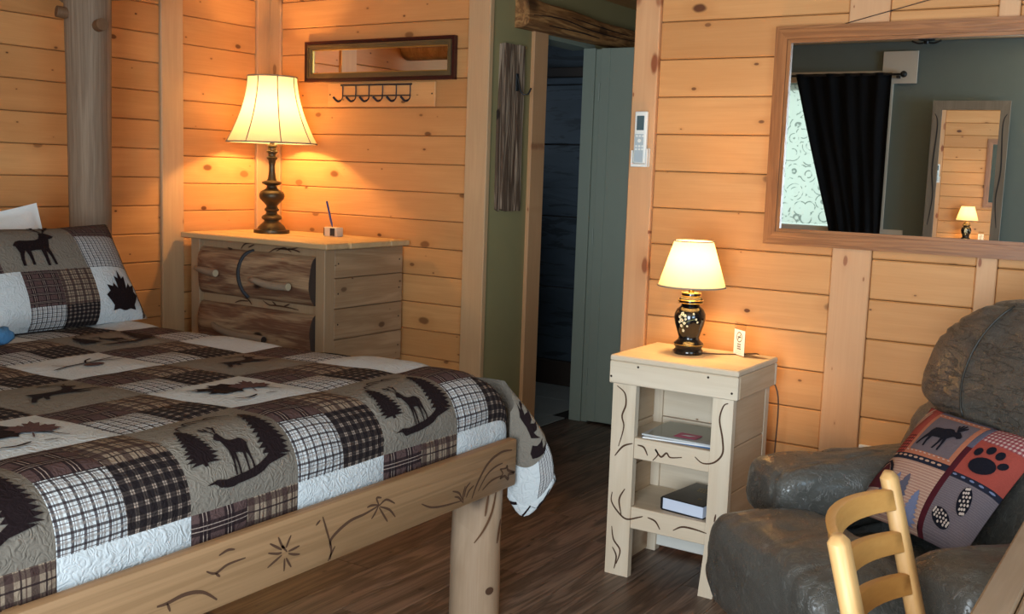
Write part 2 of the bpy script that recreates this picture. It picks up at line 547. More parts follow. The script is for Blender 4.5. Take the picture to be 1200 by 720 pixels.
def grid(f, nu, nv, bm=None, uvf=None, flip=False):
    """surface from f(a,b), a,b in 0..1; uvf gives metres for the UV map"""
    if bm is None: bm = bmesh.new()
    uvl = bm.loops.layers.uv.verify() if uvf else None
    V = [[bm.verts.new(f(i/nu, j/nv)) for j in range(nv+1)] for i in range(nu+1)]
    for i in range(nu):
        for j in range(nv):
            q = [(i, j), (i+1, j), (i+1, j+1), (i, j+1)]
            if flip: q = q[::-1]
            fc = bm.faces.new([V[a][b] for a, b in q])
            if uvl:
                for lp, (a, b) in zip(fc.loops, q):
                    lp[uvl].uv = uvf(a/nu, b/nv)
    return bm

def superell(c, s, e1=.5, e2=.5, nu=40, nv=22, fn=None, amp=0, freq=9, wr=0.0, wdir=(10, 10, 10)):
    """puffy box: superellipsoid with half sizes s, optional deform fn and wrinkle noise"""
    bm = bmesh.new()
    def sp(v, e): return math.copysign(abs(v)**e, v)
    rings = []
    for j in range(1, nv):
        ph = -PI/2+PI*j/nv
        ring = []
        for i in range(nu):
            th = 2*PI*i/nu
            p = Vector((sp(math.cos(ph), e1)*sp(math.cos(th), e2), sp(math.cos(ph), e1)*sp(math.sin(th), e2), sp(math.sin(ph), e1)))
            ring.append(p)
        rings.append(ring)
    def fin(p):
        q = Vector((p.x*s[0], p.y*s[1], p.z*s[2]))
        if fn: q = fn(p, q)
        q = q+Vector(c)
        if amp:
            k = noise.noise(q*freq)*amp+noise.noise(q*freq*2.7+Vector((3, 1, 7)))*amp*.5
            if wr:
                rq = Vector((q.x*wdir[0], q.y*wdir[1], q.z*wdir[2]))
                k -= wr*max(0.0, 1-abs(noise.noise(rq)*5.0))+wr*.5*max(0.0, 1-abs(noise.noise(rq*1.9+Vector((9, 2, 4)))*5.0))
            d = Vector((p.x, p.y, p.z)).normalized()
            q = q+d*k
        return q
    VV = [[bm.verts.new(fin(p)) for p in r] for r in rings]
    bot = bm.verts.new(fin(Vector((0, 0, -1)))); top = bm.verts.new(fin(Vector((0, 0, 1))))
    for a, b in zip(VV, VV[1:]):
        for i in range(nu):
            j = (i+1) % nu
            bm.faces.new((a[i], a[j], b[j], b[i]))
    for i in range(nu):
        j = (i+1) % nu
        bm.faces.new((bot, VV[0][j], VV[0][i])); bm.faces.new((top, VV[-1][i], VV[-1][j]))
    return bm

def prism(poly, t0, t1, frame=None, bm=None):
    """2-D outline (a,b) extruded along the third axis from t0 to t1; frame maps (a,b,t)->xyz"""
    if bm is None: bm = bmesh.new()
    if frame is None: frame = lambda a, b, t: (a, b, t)
    lo = [bm.verts.new(frame(a, b, t0)) for a, b in poly]
    hi = [bm.verts.new(frame(a, b, t1)) for a, b in poly]
    tri = tessellate_polygon([[Vector((a, b, 0)) for a, b in poly]])
    for t in tri:
        try:
            bm.faces.new([hi[k] for k in t]); bm.faces.new([lo[k] for k in t][::-1])
        except ValueError: pass
    n = len(poly)
    for i in range(n):
        j = (i+1) % n
        bm.faces.new((lo[i], lo[j], hi[j], hi[i]))
    bmesh.ops.recalc_face_normals(bm, faces=bm.faces)
    return bm

def decal_poly(polys, S, maxlen=.03, h=.0015, bm=None):
    """flat print: outlines in surface coordinates, mapped through S(a,b,h)"""
    bm2 = bmesh.new()
    for poly in polys:
        vv = [bm2.verts.new((a, b, 0)) for a, b in poly]
        for t in tessellate_polygon([[Vector((a, b, 0)) for a, b in poly]]):
            try: bm2.faces.new([vv[k] for k in t])
            except ValueError: pass
    for it in range(5):
        es = [e for e in bm2.edges if e.calc_length() > maxlen]
        if not es: break
        bmesh.ops.subdivide_edges(bm2, edges=es, cuts=1)
        bmesh.ops.triangulate(bm2, faces=bm2.faces)
    for f in bm2.faces:
        f.normal_update()
        if f.normal.z < 0: f.normal_flip()
    for v in bm2.verts:
        v.co = S(v.co.x, v.co.y, h)
    return bm2

def ribbon_poly(pts, wd, n=5, taper=True):
    """polyline -> outline of a tapering stroke"""
    p = catmull([(a, b, 0) for a, b in pts], n)
    L, R_ = [], []
    N = len(p)
    for i, q in enumerate(p):
        d = (p[min(i+1, N-1)]-p[max(i-1, 0)])
        if d.length < 1e-9: d = Vector((1, 0, 0))
        d.normalize()
        s = Vector((-d.y, d.x, 0))
        t = i/(N-1)
        k = wd*(.35+.65*math.sin(PI*min(1, max(0, t*.9+.05)))) if taper else wd
        L.append((q+s*k/2).to_tuple()[:2]); R_.append((q-s*k/2).to_tuple()[:2])
    return L, R_

def stroke(bm, pts, wd, S, h=.001, n=5, taper=True):
    L, R_ = ribbon_poly(pts, wd, n, taper)
    a = [bm.verts.new(S(x, y, h)) for x, y in L]
    b = [bm.verts.new(S(x, y, h)) for x, y in R_]
    for i in range(len(a)-1):
        bm.faces.new((b[i], b[i+1], a[i+1], a[i]))
    return bm

def ell(cx, cy, rx, ry, n=16, rot=0):
    c, s = math.cos(rot), math.sin(rot)
    return [(cx+rx*math.cos(2*PI*i/n)*c-ry*math.sin(2*PI*i/n)*s, cy+rx*math.cos(2*PI*i/n)*s+ry*math.sin(2*PI*i/n)*c) for i in range(n)]

# ================================================================== STRUCTURE
XA, YB, YC, YO, XR, ZC = -4.18, 4.08, 3.60, -1.0, 1.5, 2.35
PITCH = .1325
def struct(name, bm, mat, label, cat):
    return tag(obj(name, bm, mat), label, cat, None, 'structure')

_pm = {}
def plank(parent, axis, a0, a1, face, z0, z1, mat, th=.018, bev=.0035, name='plank'):
    """one tongue-and-groove board: axis 'Y' on a wall facing +X at X=face, axis 'X' on a wall facing -Y at Y=face"""
    key = (axis, round(a1-a0, 3), round(z1-z0, 3), mat)
    if key not in _pm:
        L, h = a1-a0, z1-z0
        if axis == 'Y': bm = B(-th, 0, 0, L, 0, h, bev)
        else: bm = B(0, L, 0, th, 0, h, bev)
        me = bpy.data.meshes.new('plank')
        bm.to_mesh(me); bm.free()
        me.materials.append(M[mat])
        _pm[key] = me
    o = bpy.data.objects.new(name, _pm[key])
    COL.objects.link(o)
    o.parent = parent
    j = random.uniform(-.0012, .0012)
    o.location = (face+j, a0, z0) if axis == 'Y' else (a0, face+j, z0)
    return o
def rows(zref, z0, z1):
    k = math.floor((z0-zref)/PITCH)
    out = []
    z = zref+k*PITCH
    while z < z1-1e-6:
        a, b = max(z, z0), min(z+PITCH, z1)
        if b-a > .02: out.append((a+.0012, b-.0012))
        z += PITCH
    return out

# floor
floor = struct('floor', B(-4.3, 1.62, -1.12, 5.8, -.10, -.005), 'floor_under', 'dark brown wood-look plank floor of the cabin', 'floor')
_fp = {}
def floor_plank(x0, x1, y0, y1):
    key = (round(x1-x0, 3), round(y1-y0, 2))
    if key not in _fp:
        bm = B(0, x1-x0, 0, y1-y0, -.004, 0, .0012)
        me = bpy.data.meshes.new('floor_plank'); bm.to_mesh(me); bm.free()
        me.materials.append(M['floor_plank']); _fp[key] = me
    o = bpy.data.objects.new('floor_plank', _fp[key]); COL.objects.link(o); o.parent = floor
    o.location = (x0, y0, random.uniform(-.0004, .0002))
x = -4.19
ci = 0
while x < 1.35:
    off = [0, .52, .9, .27, .71, 1.05][ci % 6]
    y = -.95+off-1.2
    while y < 5.68:
        a, b = max(y, -.99), min(y+1.2, 5.69)
        if x < -2.95: b = min(b, 4.05)
        if x+.15 > -1.80: b = min(b, 3.595) if x+.075 > -1.80 else b
        if b-a > .05 and a < 3.58 or (b-a > .05 and -2.9 < x < -1.9):
            floor_plank(x+.0007, x+.1493, a+.0007, b-.0007)
        y += 1.2
    x += .15
    ci += 1

# left wall (bed head wall)
wall_left = struct('wall_left', B(-4.30, XA-.018, -1.12, 4.2, -.005, ZC), 'groove', 'honey pine plank wall behind the head of the bed', 'wall')
for a, b in rows(1.507, 0, ZC-.005):
    cut = random.choice((1.1, 1.6, .7, 2.0))
    plank(wall_left, 'Y', YO, cut-.001, XA, a, b, 'plank_left')
    plank(wall_left, 'Y', cut+.001, 3.383, XA, a, b, 'plank_left')
for a, b in rows(1.480, 0, ZC-.005):
    plank(wall_left, 'Y', 3.514, 3.985, XA, a, b, 'plank_left')
struct('trim_1', B(XA-.018, XA+.012, 3.384, 3.513, 0, ZC, .003), 'batten', 'vertical pine batten on the bed head wall between log post and corner', 'trim')
struct('trim_2', B(XA-.018, XA+.014, 3.986, 4.098, 0, ZC, .003), 'batten', 'pine corner board on the bed head wall beside the large lamp', 'trim')

# back wall behind the dresser
wall_back = struct('wall_back', B(-4.30, -2.86, YB+.018, 4.2, -.005, ZC), 'groove', 'pine plank wall behind the dresser and large lamp', 'wall')
for a, b in rows(1.480, 0, ZC-.005):
    plank(wall_back, 'X', -4.088, -2.907, YB, a, b, 'plank_back')
struct('trim_3', B(XA+.0145, -4.089, YB-.012, YB+.018, 0, ZC, .003), 'batten', 'pine corner board on the wall behind the dresser', 'trim')
struct('trim_4', B(-2.906, -2.786, YB-.014, YB+.018, 0, ZC, .003), 'batten', 'pine corner post where the plank wall meets the olive wall', 'trim')

# olive wall with the bathroom door
bm = B(-2.859, -2.80, YB+.0185, 4.46, -.004, ZC)
B(-2.92, -2.80, 4.46, 5.07, 2.05, ZC, bm=bm)
B(-2.84, -2.80, 5.07, 5.70, -.004, ZC, bm=bm)
struct('wall_hall', bm, 'olive', 'olive green painted wall around the bathroom doorway', 'wall')
struct('trim_5', B(-2.92, -2.782, 4.440, 4.566, 0, 2.0, .003), 'batten_mid', 'pine door casing board left of the bathroom doorway', 'trim')
bm = B(-2.94, -2.785, 4.46, 5.069, 2.0005, 2.049, .002)
B(-2.94, -2.80, 4.567, 5.069, 1.976, 2.0, .002, bm=bm)
struct('trim_6', bm, 'door_paint', 'grey green painted head of the bathroom door frame', 'trim')
bm = B(-2.822, -2.752, 4.985, 5.069, 0, 1.975, .002)
B(-2.752, -2.715, 4.992, 5.06, 0, 1.97, .004, bm=bm)
struct('trim_7', bm, 'door_paint', 'grey green painted jamb on the hinge side of the bathroom door', 'trim')
door = struct('door_1', B(-2.714, -1.96, 4.985, 5.022, .012, 1.972, .003), 'door_paint', 'grey green painted bathroom door standing open behind the pine post', 'door')
obj('door_stile', B(-2.714, -2.66, 4.979, 4.985, .012, 1.972, .002), 'door_paint', door)
for z in (.25, 1.0, 1.75):
    obj('hinge', tube([(-2.716, 4.976, z-.045), (-2.716, 4.976, z+.045)], .004, 8), 'door_paint', door)

# recess beyond the pine post
struct('wall_recess', B(-1.80, -1.68, 3.76, 5.7, -.004, ZC), 'slate_green', 'grey green side wall of the hall recess behind the pine post', 'wall')
struct('wall_recess_end', B(-2.92, -1.68, 5.701, 5.8, -.004, ZC), 'slate_green', 'grey green end wall of the hall recess', 'wall')
rc = struct('ceiling_recess', B(-2.799, -1.801, 4.21, 5.70, 2.258, 2.30), 'groove', 'lower pine board ceiling over the hall recess', 'ceiling')
for i in range(7):
    o = obj('plank', B(-2.798+i*.1424, -2.798+i*.1424+.140, 4.211, 5.699, 2.24, 2.258, .003), 'plank_ceiling', rc)

# mirror wall
wall_right = struct('wall_right', B(-1.82, 1.62, YC+.018, 3.755, -.005, ZC), 'groove', 'pine plank wall carrying the large oak mirror', 'wall')
for a, b in rows(1.480, 0, ZC-.005):
    plank(wall_right, 'X', -1.7215, -1.052, YC, a, b, 'plank_back')
    plank(wall_right, 'X', -.921, -.601, YC, a, b, 'plank_back')
    plank(wall_right, 'X', -.539, 1.49, YC, a, b, 'plank_back')
struct('trim_8', B(-1.82, -1.7225, YC-.016, YC+.0175, 0, ZC, .004), 'batten_mid', 'knotty pine post beside the hall recess carrying the remote control', 'trim')
struct('trim_9', B(-1.051, -.922, YC-.006, YC+.0175, 0, ZC, .003), 'batten_mid', 'wide pine batten behind the left half of the oak mirror', 'trim')
struct('trim_10', B(-.600, -.540, YC-.006, YC+.0175, 0, ZC, .003), 'batten_mid', 'narrow pine batten behind the recliner under the oak mirror', 'trim')


# wall behind the camera, seen in the mirrors
bm = B(-4.30, -3.15, -1.12, YO, -.004, ZC)
B(-3.15, -2.08, -1.12, YO, -.004, .95, bm=bm)
B(-3.15, -2.08, -1.12, YO, 2.06, ZC, bm=bm)
B(-2.08, -.95, -1.12, YO, -.004, ZC, bm=bm)
B(-.95, .65, -1.12, YO, 2.08, ZC, bm=bm)
B(.65, 1.62, -1.12, YO, -.004, ZC, bm=bm)
struct('wall_opposite', bm, 'slate_green', 'grey green wall behind the camera reflected in the oak mirror', 'wall')
bm = B(1.5, 1.62, YO, -.42, -.004, ZC)
B(1.5, 1.62, -.42, 1.52, -.004, .9, bm=bm)
B(1.5, 1.62, -.42, 1.52, 2.1, ZC, bm=bm)
B(1.5, 1.62, 1.52, 3.6175, -.004, ZC, bm=bm)
struct('wall_side', bm, 'slate_green', 'grey green wall at the right of the camera with a window', 'wall')

def window(name, axis, a0, a1, z0, z1, p, label, mull=True):
    """frame with a centre mullion and two panes; axis X at Y=p or axis Y at X=p"""
    def bx(u0, u1, d0, d1, w0, w1, bev=.002):
        return B(u0, u1, p+d0, p+d1, w0, w1, bev) if axis == 'X' else B(p+d0, p+d1, u0, u1, w0, w1, bev)
    root = struct(name, bx(a0, a1, -.03, .03, z0, z0+.04), 'white_paint', label, 'window')
    obj('window_frame', bx(a0, a1, -.03, .03, z1-.04, z1), 'white_paint', root)
    for u in ((a0, (a0+a1)/2-.02, a1-.04) if mull else (a0, a1-.04)):
        obj('window_frame', bx(u, u+.04, -.03, .03, z0+.04, z1-.04), 'white_paint', root)
    m = (a0+a1)/2
    for u0, u1 in (((a0+.04, m-.02), (m+.02, a1-.04)) if mull else ((a0+.04, a1-.04),)):
        obj('pane', bx(u0, u1, -.003, .003, z0+.04, z1-.04, 0), 'clear', root)
    return root
window('window_1', 'X', -3.15, -2.08, .95, 2.06, -1.085, 'white framed window behind lace seen in the oak mirror', False)
window('window_2', 'Y', -.42, 1.52, .9, 2.1, 1.592, 'wide window in the wall to the right of the camera')
window('door_2', 'X', -.95, .65, .0, 2.08, -1.085, 'glazed door added behind the camera to let daylight in')  # unseen opening, added and placed for the daylight it gives
struct('ceiling', B(-4.30, 1.62, -1.12, 5.8, ZC+.001, ZC+.1), 'ceiling', 'pale wood ceiling of the cabin', 'ceiling')
# window trim seen in the mirror
struct('trim_11', B(-3.22, -2.02, YO+.0005, YO+.02, 2.066, 2.145, .002), 'white_paint', 'white head trim above the black curtain in the oak mirror', 'trim')
struct('trim_12', B(-2.075, -2.025, YO+.0005, YO+.018, .90, 2.065, .002), 'white_paint', 'white side trim beside the black curtain in the oak mirror', 'trim')
struct('trim_13', B(-3.22, -1.88, YO+.0005, YO+.03, .93, .995, .002), 'white_paint', 'white sill board under the lace window', 'trim')
if False: struct('trim_14', B(-2.8, 1.49, YO+.0005, YO+.03, 2.30, 2.349, .002), 'batten', 'pine crown board along the top of the grey green wall', 'trim')

# bathroom beyond the doorway
bath = struct('wall_bath', B(-4.30, -2.93, 5.771, 5.87, -.004, ZC), 'bath_beam', 'dark slate clad wall inside the bathroom', 'wall')
zz = [.16, .62, 1.06, 1.50, 1.86, 2.3]
for i in range(5):
    sh = .1 if i % 2 else -.12
    for (u0, u1) in ((-4.28, -3.62+sh), (-3.612+sh, -2.94)):
        obj('slab', B(u0, u1, 5.748-random.uniform(0, .006), 5.771, zz[i]+.003, zz[i+1]-.003, .003), 'slate', bath)
struct('base_band_bath', B(-4.28, -2.94, 5.735, 5.77, .0, .158, .003), 'bath_beam', 'dark band along the foot of the bathroom wall', 'baseboard')  # darker band below the slate slabs
struct('wall_bath_side', B(-4.40, -4.30, 4.2, 5.87, -.004, ZC), 'slate', 'dark left wall inside the bathroom', 'wall')
bf = struct('floor_bath', B(-4.30, -2.93, 4.2005, 5.77, -.0045, 0), 'floor_under', 'pale tiled bathroom floor beyond the doorway', 'floor')
for i in range(4):
    for j in range(4):
        obj('tile', B(-4.28+i*.337, -4.28+i*.337+.334, 4.22+j*.385, 4.22+j*.385+.382, .0003, .006, .001), 'bath_tile', bf)
obj('threshold', B(-2.9295, -2.845, 4.567, 4.984, .0003, .007, .001), 'bath_tile', bf)
tag(obj('shower_beam', B(-4.27, -2.945, 5.66, 5.735, 1.90, 1.955, .004), 'bath_beam'), 'dark wooden beam across the bathroom above the slate', 'beam')

# ================================================================== MOTIFS (unit square, x right, y up)
def pine(cx, y0, w_, h_, tiers=9, seed=1):
    rg = random.Random(seed)
    L, R_ = [], []
    for i in range(tiers):
        t = i/tiers
        y = y0+h_*.06+h_*.94*t
        half = w_/2*(1-t)**.65*(.80+.20*min(1, t*5))
        L.append((cx-half*rg.uniform(.85, 1.1), y-h_*.02)); L.append((cx-half*.55, y+h_*.045))
        R_.append((cx+half*rg.uniform(.85, 1.1), y-h_*.02)); R_.append((cx+half*.55, y+h_*.045))
    return [(cx-w_*.05, y0), (cx-w_*.05, y0+h_*.06)]+L+[(cx, y0+h_)]+R_[::-1]+[(cx+w_*.05, y0+h_*.06), (cx+w_*.05, y0)]
def T(poly, ox, oy, s, mirror=False, sy=None):
    sy = sy or s
    return [((ox+(1-x if mirror else x)*s), oy+y*sy) for x, y in poly]
DEER_STAND = [(.14,.66),(.20,.72),(.26,.76),(.34,.77),(.36,.70),(.40,.62),(.48,.585),(.60,.58),(.72,.59),(.80,.56),(.86,.48),(.83,.45),(.82,.38),(.81,.30),(.83,.18),(.83,.04),(.785,.04),(.78,.18),(.755,.27),(.71,.36),(.69,.26),(.68,.16),(.68,.05),(.64,.05),(.635,.18),(.63,.34),(.55,.355),(.46,.36),(.45,.20),(.45,.02),(.405,.02),(.40,.20),(.385,.34),(.35,.20),(.33,.03),(.29,.03),(.305,.20),(.315,.40),(.28,.50),(.25,.60),(.18,.62)]
ANT_STAND = [[(.27,.76),(.20,.86),(.12,.92),(.06,.98)],[(.20,.86),(.20,.98)],[(.13,.915),(.10,1.0)],[(.30,.77),(.36,.88),(.34,1.0)],[(.355,.87),(.42,.95)],[(.345,.94),(.29,1.0)]]
DEER_RUN = [(.88,.74),(.83,.80),(.79,.84),(.73,.86),(.71,.80),(.69,.72),(.62,.645),(.50,.60),(.36,.60),(.26,.62),(.17,.66),(.18,.56),(.17,.47),(.12,.38),(.06,.28),(.01,.17),(.06,.16),(.13,.28),(.20,.36),(.29,.42),(.24,.32),(.22,.22),(.27,.22),(.30,.32),(.38,.43),(.50,.42),(.60,.42),(.66,.38),(.74,.30),(.84,.28),(.84,.32),(.77,.36),(.72,.44),(.82,.42),(.92,.36),(1.0,.33),(1.0,.37),(.92,.43),(.80,.50),(.75,.55),(.76,.63),(.79,.70),(.85,.70)]
ANT_RUN = [[(.76,.85),(.70,.95),(.60,1.0),(.50,1.0)],[(.66,.975),(.62,1.08)],[(.58,1.0),(.52,1.07)],[(.79,.84),(.80,.96),(.74,1.06)],[(.795,.93),(.86,1.0)]]
_h = [(0,1),(.10,.74),(.27,.82),(.22,.46),(.40,.62),(.46,.52),(.72,.58),(.64,.40),(.84,.30),(.52,.04),(.56,-.08),(.28,-.05),(.04,-.09)]
MAPLE = [(x/2+.5, (y+.2)/1.25) for x, y in _h]+[(-x/2+.5, (y+.2)/1.25) for x, y in _h[::-1][:-1]]
MOOSE = [(.98,.50),(.99,.56),(.93,.62),(.86,.67),(.80,.66),(.74,.64),(.66,.70),(.56,.70),(.44,.65),(.30,.64),(.20,.62),(.15,.52),(.14,.42),(.09,.30),(.05,.17),(.02,.07),(.08,.07),(.11,.17),(.17,.28),(.22,.34),(.22,.22),(.24,.06),(.29,.06),(.28,.20),(.31,.36),(.44,.37),(.54,.37),(.55,.24),(.51,.06),(.56,.06),(.60,.22),(.62,.36),(.66,.22),(.66,.05),(.71,.05),(.71,.24),(.70,.40),(.75,.46),(.80,.50),(.86,.50),(.91,.47)]
MOOSE_ANT = [[(.76,.66),(.72,.74),(.66,.84),(.70,.86),(.72,.79),(.74,.90),(.78,.90),(.78,.80),(.82,.92),(.86,.90),(.84,.80),(.92,.86),(.94,.82),(.86,.72),(.82,.66)]]
def pinecone(cx, cy, rx, ry, rot):
    body = ell(cx, cy, rx, ry, 18, rot)
    scales = []
    c, s = math.cos(rot), math.sin(rot)
    for i in range(-3, 4):
        for j in (-1, 0, 1):
            x = i/3.6*rx; y = (j*.55+(.28 if i % 2 else 0))*ry*(1-abs(i)/5)
            if abs(y) > ry*.8: continue
            scales.append(ell(cx+x*c-y*s, cy+x*s+y*c, rx*.10, ry*.16, 8, rot))
    return body, scales

# ================================================================== BED
def off(root): return tuple(-v for v in root.location)
bed = thing('bed', 'rustic wooden bed frame with burnt plant drawings on its foot rail', 'bed', (-2.68, 1.80, 0))
o0 = off(bed)
fr = obj('foot_rail', B(-1.672, -1.64, .98, 2.60, .412, .553, .006, 2), 'rail', bed, o0, 40)
tag(fr, 'thick fir plank foot rail decorated with burnt plant drawings')
obj('side_rail', B(-3.74, -1.681, 2.515, 2.555, .412, .545, .005), 'rail', bed, o0)
obj('side_rail', B(-3.74, -1.681, 1.02, 1.06, .412, .545, .005), 'rail', bed, o0)
obj('head_rail', B(-3.78, -3.741, 1.02, 2.555, .412, .553, .005), 'rail', bed, o0)
obj('platform', B(-3.74, -1.681, 1.061, 2.514, .425, .445), 'rail', bed, o0)
def log_leg(cx, cy):
    bm = bmesh.new()
    rings = []
    for k in range(9):
        z = .4245*k/8
        ring = []
        for i in range(28):
            a = 2*PI*i/28
            r = .0700+.003*math.sin(a*2+1)+.004*noise.noise(Vector((math.cos(a)*2, math.sin(a)*2, z*6+cx)))+.004*(1-z/.42)
            ring.append(bm.verts.new((cx+r*math.cos(a), cy+r*math.sin(a), z)))
        rings.append(ring)
    for a_, b_ in zip(rings, rings[1:]):
        for i in range(28): bm.faces.new((a_[i], a_[(i+1) % 28], b_[(i+1) % 28], b_[i]))
    bm.faces.new(rings[0][::-1]); bm.faces.new(rings[-1])
    return bm
lg = obj('leg', log_leg(-1.747, 2.558), 'leg_log', bed, o0, 50)
for cx, cy in ((-1.762, 1.06), (-3.66, 1.06), (-3.66, 2.525)):
    obj('leg', log_leg(cx, cy), 'leg_log', bed, o0, 50)
RAIL_MARKS=[[(1.656,0.488),(1.646,0.496),(1.662,0.478)],[(1.605,0.491),(1.633,0.482),(1.646,0.481)],[(1.603,0.459),(1.627,0.468),(1.646,0.475)],[(1.653,0.436),(1.654,0.450),(1.654,0.465)],[(1.675,0.439),(1.666,0.453),(1.659,0.465)],[(1.702,0.461),(1.683,0.466),(1.666,0.473)],[(1.701,0.481),(1.683,0.479),(1.666,0.478)],[(1.674,0.513),(1.665,0.499),(1.659,0.488)],[(1.635,0.519),(1.643,0.502),(1.650,0.489)],[(1.610,0.511),(1.630,0.498),(1.646,0.487)],[(1.801,0.419),(1.805,0.441),(1.802,0.464),(1.828,0.481),(1.872,0.495),(1.923,0.498),(1.975,0.506)],[(1.804,0.452),(1.789,0.492),(1.775,0.529)],[(1.767,0.523),(1.753,0.514)],[(1.794,0.418),(1.818,0.447)],[(1.975,0.506),(1.965,0.527),(1.984,0.523)],[(1.975,0.505),(2.002,0.514),(2.036,0.496)],[(1.978,0.502),(2.015,0.485),(2.039,0.460)],[(1.975,0.501),(1.995,0.474),(2.009,0.456)],[(1.972,0.504),(1.959,0.489),(1.947,0.479)],[(1.972,0.508),(1.946,0.513),(1.930,0.512)],[(2.146,0.467),(2.187,0.448),(2.244,0.438),(2.322,0.432)],[(2.281,0.469),(2.311,0.457),(2.328,0.434)],[(2.291,0.451),(2.311,0.444),(2.328,0.427)],[(2.337,0.440),(2.344,0.463),(2.364,0.474)],[(2.346,0.436),(2.357,0.451),(2.381,0.462)],[(2.332,0.423),(2.331,0.448),(2.340,0.470)],[(2.373,0.426),(2.401,0.468),(2.452,0.512),(2.516,0.529),(2.572,0.524)],[(2.403,0.440),(2.443,0.477),(2.485,0.492),(2.524,0.495)],[(2.424,0.438),(2.465,0.455),(2.520,0.459)],[(2.512,0.480),(2.541,0.476),(2.548,0.482),(2.553,0.468),(2.588,0.453),(2.558,0.454),(2.555,0.440),(2.536,0.454),(2.514,0.452),(2.526,0.464),(2.512,0.480)],[(1.311,0.468),(1.336,0.467),(1.380,0.471),(1.425,0.461),(1.462,0.433)],[(1.336,0.467),(1.343,0.448)],[(1.434,0.502),(1.458,0.491),(1.491,0.500),(1.540,0.500)],[(1.458,0.491),(1.470,0.480)],[(1.467,0.526),(1.491,0.531),(1.510,0.527)]]
Srail = lambda a, b, h: (-1.64+h, a, b)
for i, mk in enumerate(RAIL_MARKS):
    bm = bmesh.new()
    stroke(bm, mk, .0085 if len(mk) > 4 else .006, Srail, .0008)
    o = obj('burn_mark', bm, 'burn', fr)
def Sleg(a, b, h):
    # marks wrap onto the round leg (a = position across the leg)
    d = max(-.066, min(.066, a-2.535))
    ang = math.asin(d/.0715)
    vdir = math.atan2(-2.558, 1.747)
    r = .0765+h
    return (-1.747+r*math.cos(vdir+ang*1.0), 2.558+r*math.sin(vdir+ang*1.0), b)
for mk in ([(2.585, .40), (2.575, .34), (2.555, .29), (2.53, .25)], [(2.565, .40), (2.557, .33)], [(2.52, .41), (2.505, .37)], [(2.60, .31), (2.592, .24)]):
    bm = bmesh.new(); stroke(bm, mk, .006, Sleg, .001)
    obj('burn_mark', bm, 'burn_light', lg)
obj('knot', grid(lambda a, b: Sleg(2.575+.011*(b)*math.cos(2*PI*a), .10+.012*b*math.sin(2*PI*a), .0015), 14, 3), 'burn', lg)
tag(obj('mattress', B(-3.735, -1.715, 1.09, 2.495, .4455, .715, .115, 5), 'mattress', None, None, 60), 'pale mattress hidden under the patchwork quilt on the bed', 'mattress')

# ------------------------------------------------------------------ quilt
ZT = .745
UX0, QR = -1.91, .12          # X of the seam above the foot drape, edge radius
YV0 = 2.50                    # where the far side starts to curve down
QP = .308                     # patch size
def prof(d, flat):
    """distance d past the flat start -> (offset outward, drop)"""
    if d <= flat: return d, 0.0
    a = (d-flat)/QR
    if a <= PI/2: return flat+QR*math.sin(a), QR*(1-math.cos(a))
    return flat+QR, QR+(d-flat-QR*PI/2)
def Sq0(u, v):
    ox, du = prof(u, .10)
    crown = .012*max(0.0, min(1.0, (-.05-u)/.5))
    oy, dv = prof(v-YV0, 0.0)
    x_ = UX0+ox
    y_ = YV0+oy
    dz = math.hypot(du, dv)
    wob = .006*noise.noise(Vector((u*3.1, v*3.1, 0)))+.003*noise.noise(Vector((u*9, v*9, 4)))
    return Vector((x_+(wob*.8 if du > .1 else 0), y_+(wob*.8 if dv > .1 else 0), ZT-crown-dz+wob*(1 if du+dv < .1 else 0)))
def Sq(u, v, h=0.0):
    p = Sq0(u, v)
    e = .004
    n = (Sq0(u+e, v)-Sq0(u-e, v)).cross(Sq0(u, v+e)-Sq0(u, v-e))
    if n.length > 1e-12: n.normalize()
    return p+n*h
quilt = thing('quilt', 'brown and cream patchwork quilt with wildlife prints spread over the bed', 'quilt', (-2.68, 1.80, ZT))
oq = off(quilt)
def patch(S, u0, u1, v0, v1, mat, parent, loc, n=10, puff=.007, name='patch', uvoff=(0, 0)):
    def f(a, b):
        k = (1-(2*a-1)**4)*(1-(2*b-1)**4)
        return S(u0+(u1-u0)*a, v0+(v1-v0)*b, puff*k-.0015)
    bm = grid(f, n, n, None, lambda a, b: (uvoff[0]+(v1-v0)*b, uvoff[1]+(u1-u0)*a))
    return obj(name, bm, mat, parent, loc, 180)
def print_decal(polys, S, mat, parent, loc, name, maxlen=.02, h=.0085, label=None):
    o = obj(name, decal_poly(polys, S, maxlen, h), mat, parent, loc, 180)
    if label: o['label'] = label
    return o
def rib(pts, wd):
    L, R_ = ribbon_poly(pts, wd, 3)
    return L+R_[::-1]
def cellmap(u0, v0, rot=0):
    """unit square (x right = +v, y up = -u) -> quilt surface"""
    return lambda x_, y_, h: Sq(u0+QP*(1-y_), v0+QP*x_, h)
def print_scene(pt, u0, v0, k):
    S = cellmap(u0, v0)
    P_ = [pine(.17, .29, .33, .37, 11, k), pine(.80, .22, .34, .50, 12, k+1)]
    P_.append([(.12,.17),(.20,.165),(.24,.13),(.34,.125),(.44,.135),(.56,.15),(.64,.17),(.70,.20),(.80,.215),(.90,.23),(.80,.255),(.70,.255),(.62,.225),(.52,.20),(.40,.185),(.30,.175),(.22,.19)])
    P_.append(T(DEER_STAND, .29, .175, .34, False, .43))
    for a in ANT_STAND: P_.append(rib([(.29+x*.34, .175+y*.43) for x, y in a], .016))
    for a in ([(.21,.64),(.23,.71),(.26,.735),(.38,.74)], [(.34,.74),(.36,.80),(.50,.79)], [(.44,.79),(.55,.775),(.62,.76)], [(.52,.775),(.60,.81),(.74,.74)], [(.38,.78),(.44,.74)]):
        P_.append(rib(a, .018))
    print_decal(P_, S, 'q_print', pt, None, 'print', .03, .0085, 'dark print of a buck between two pines')
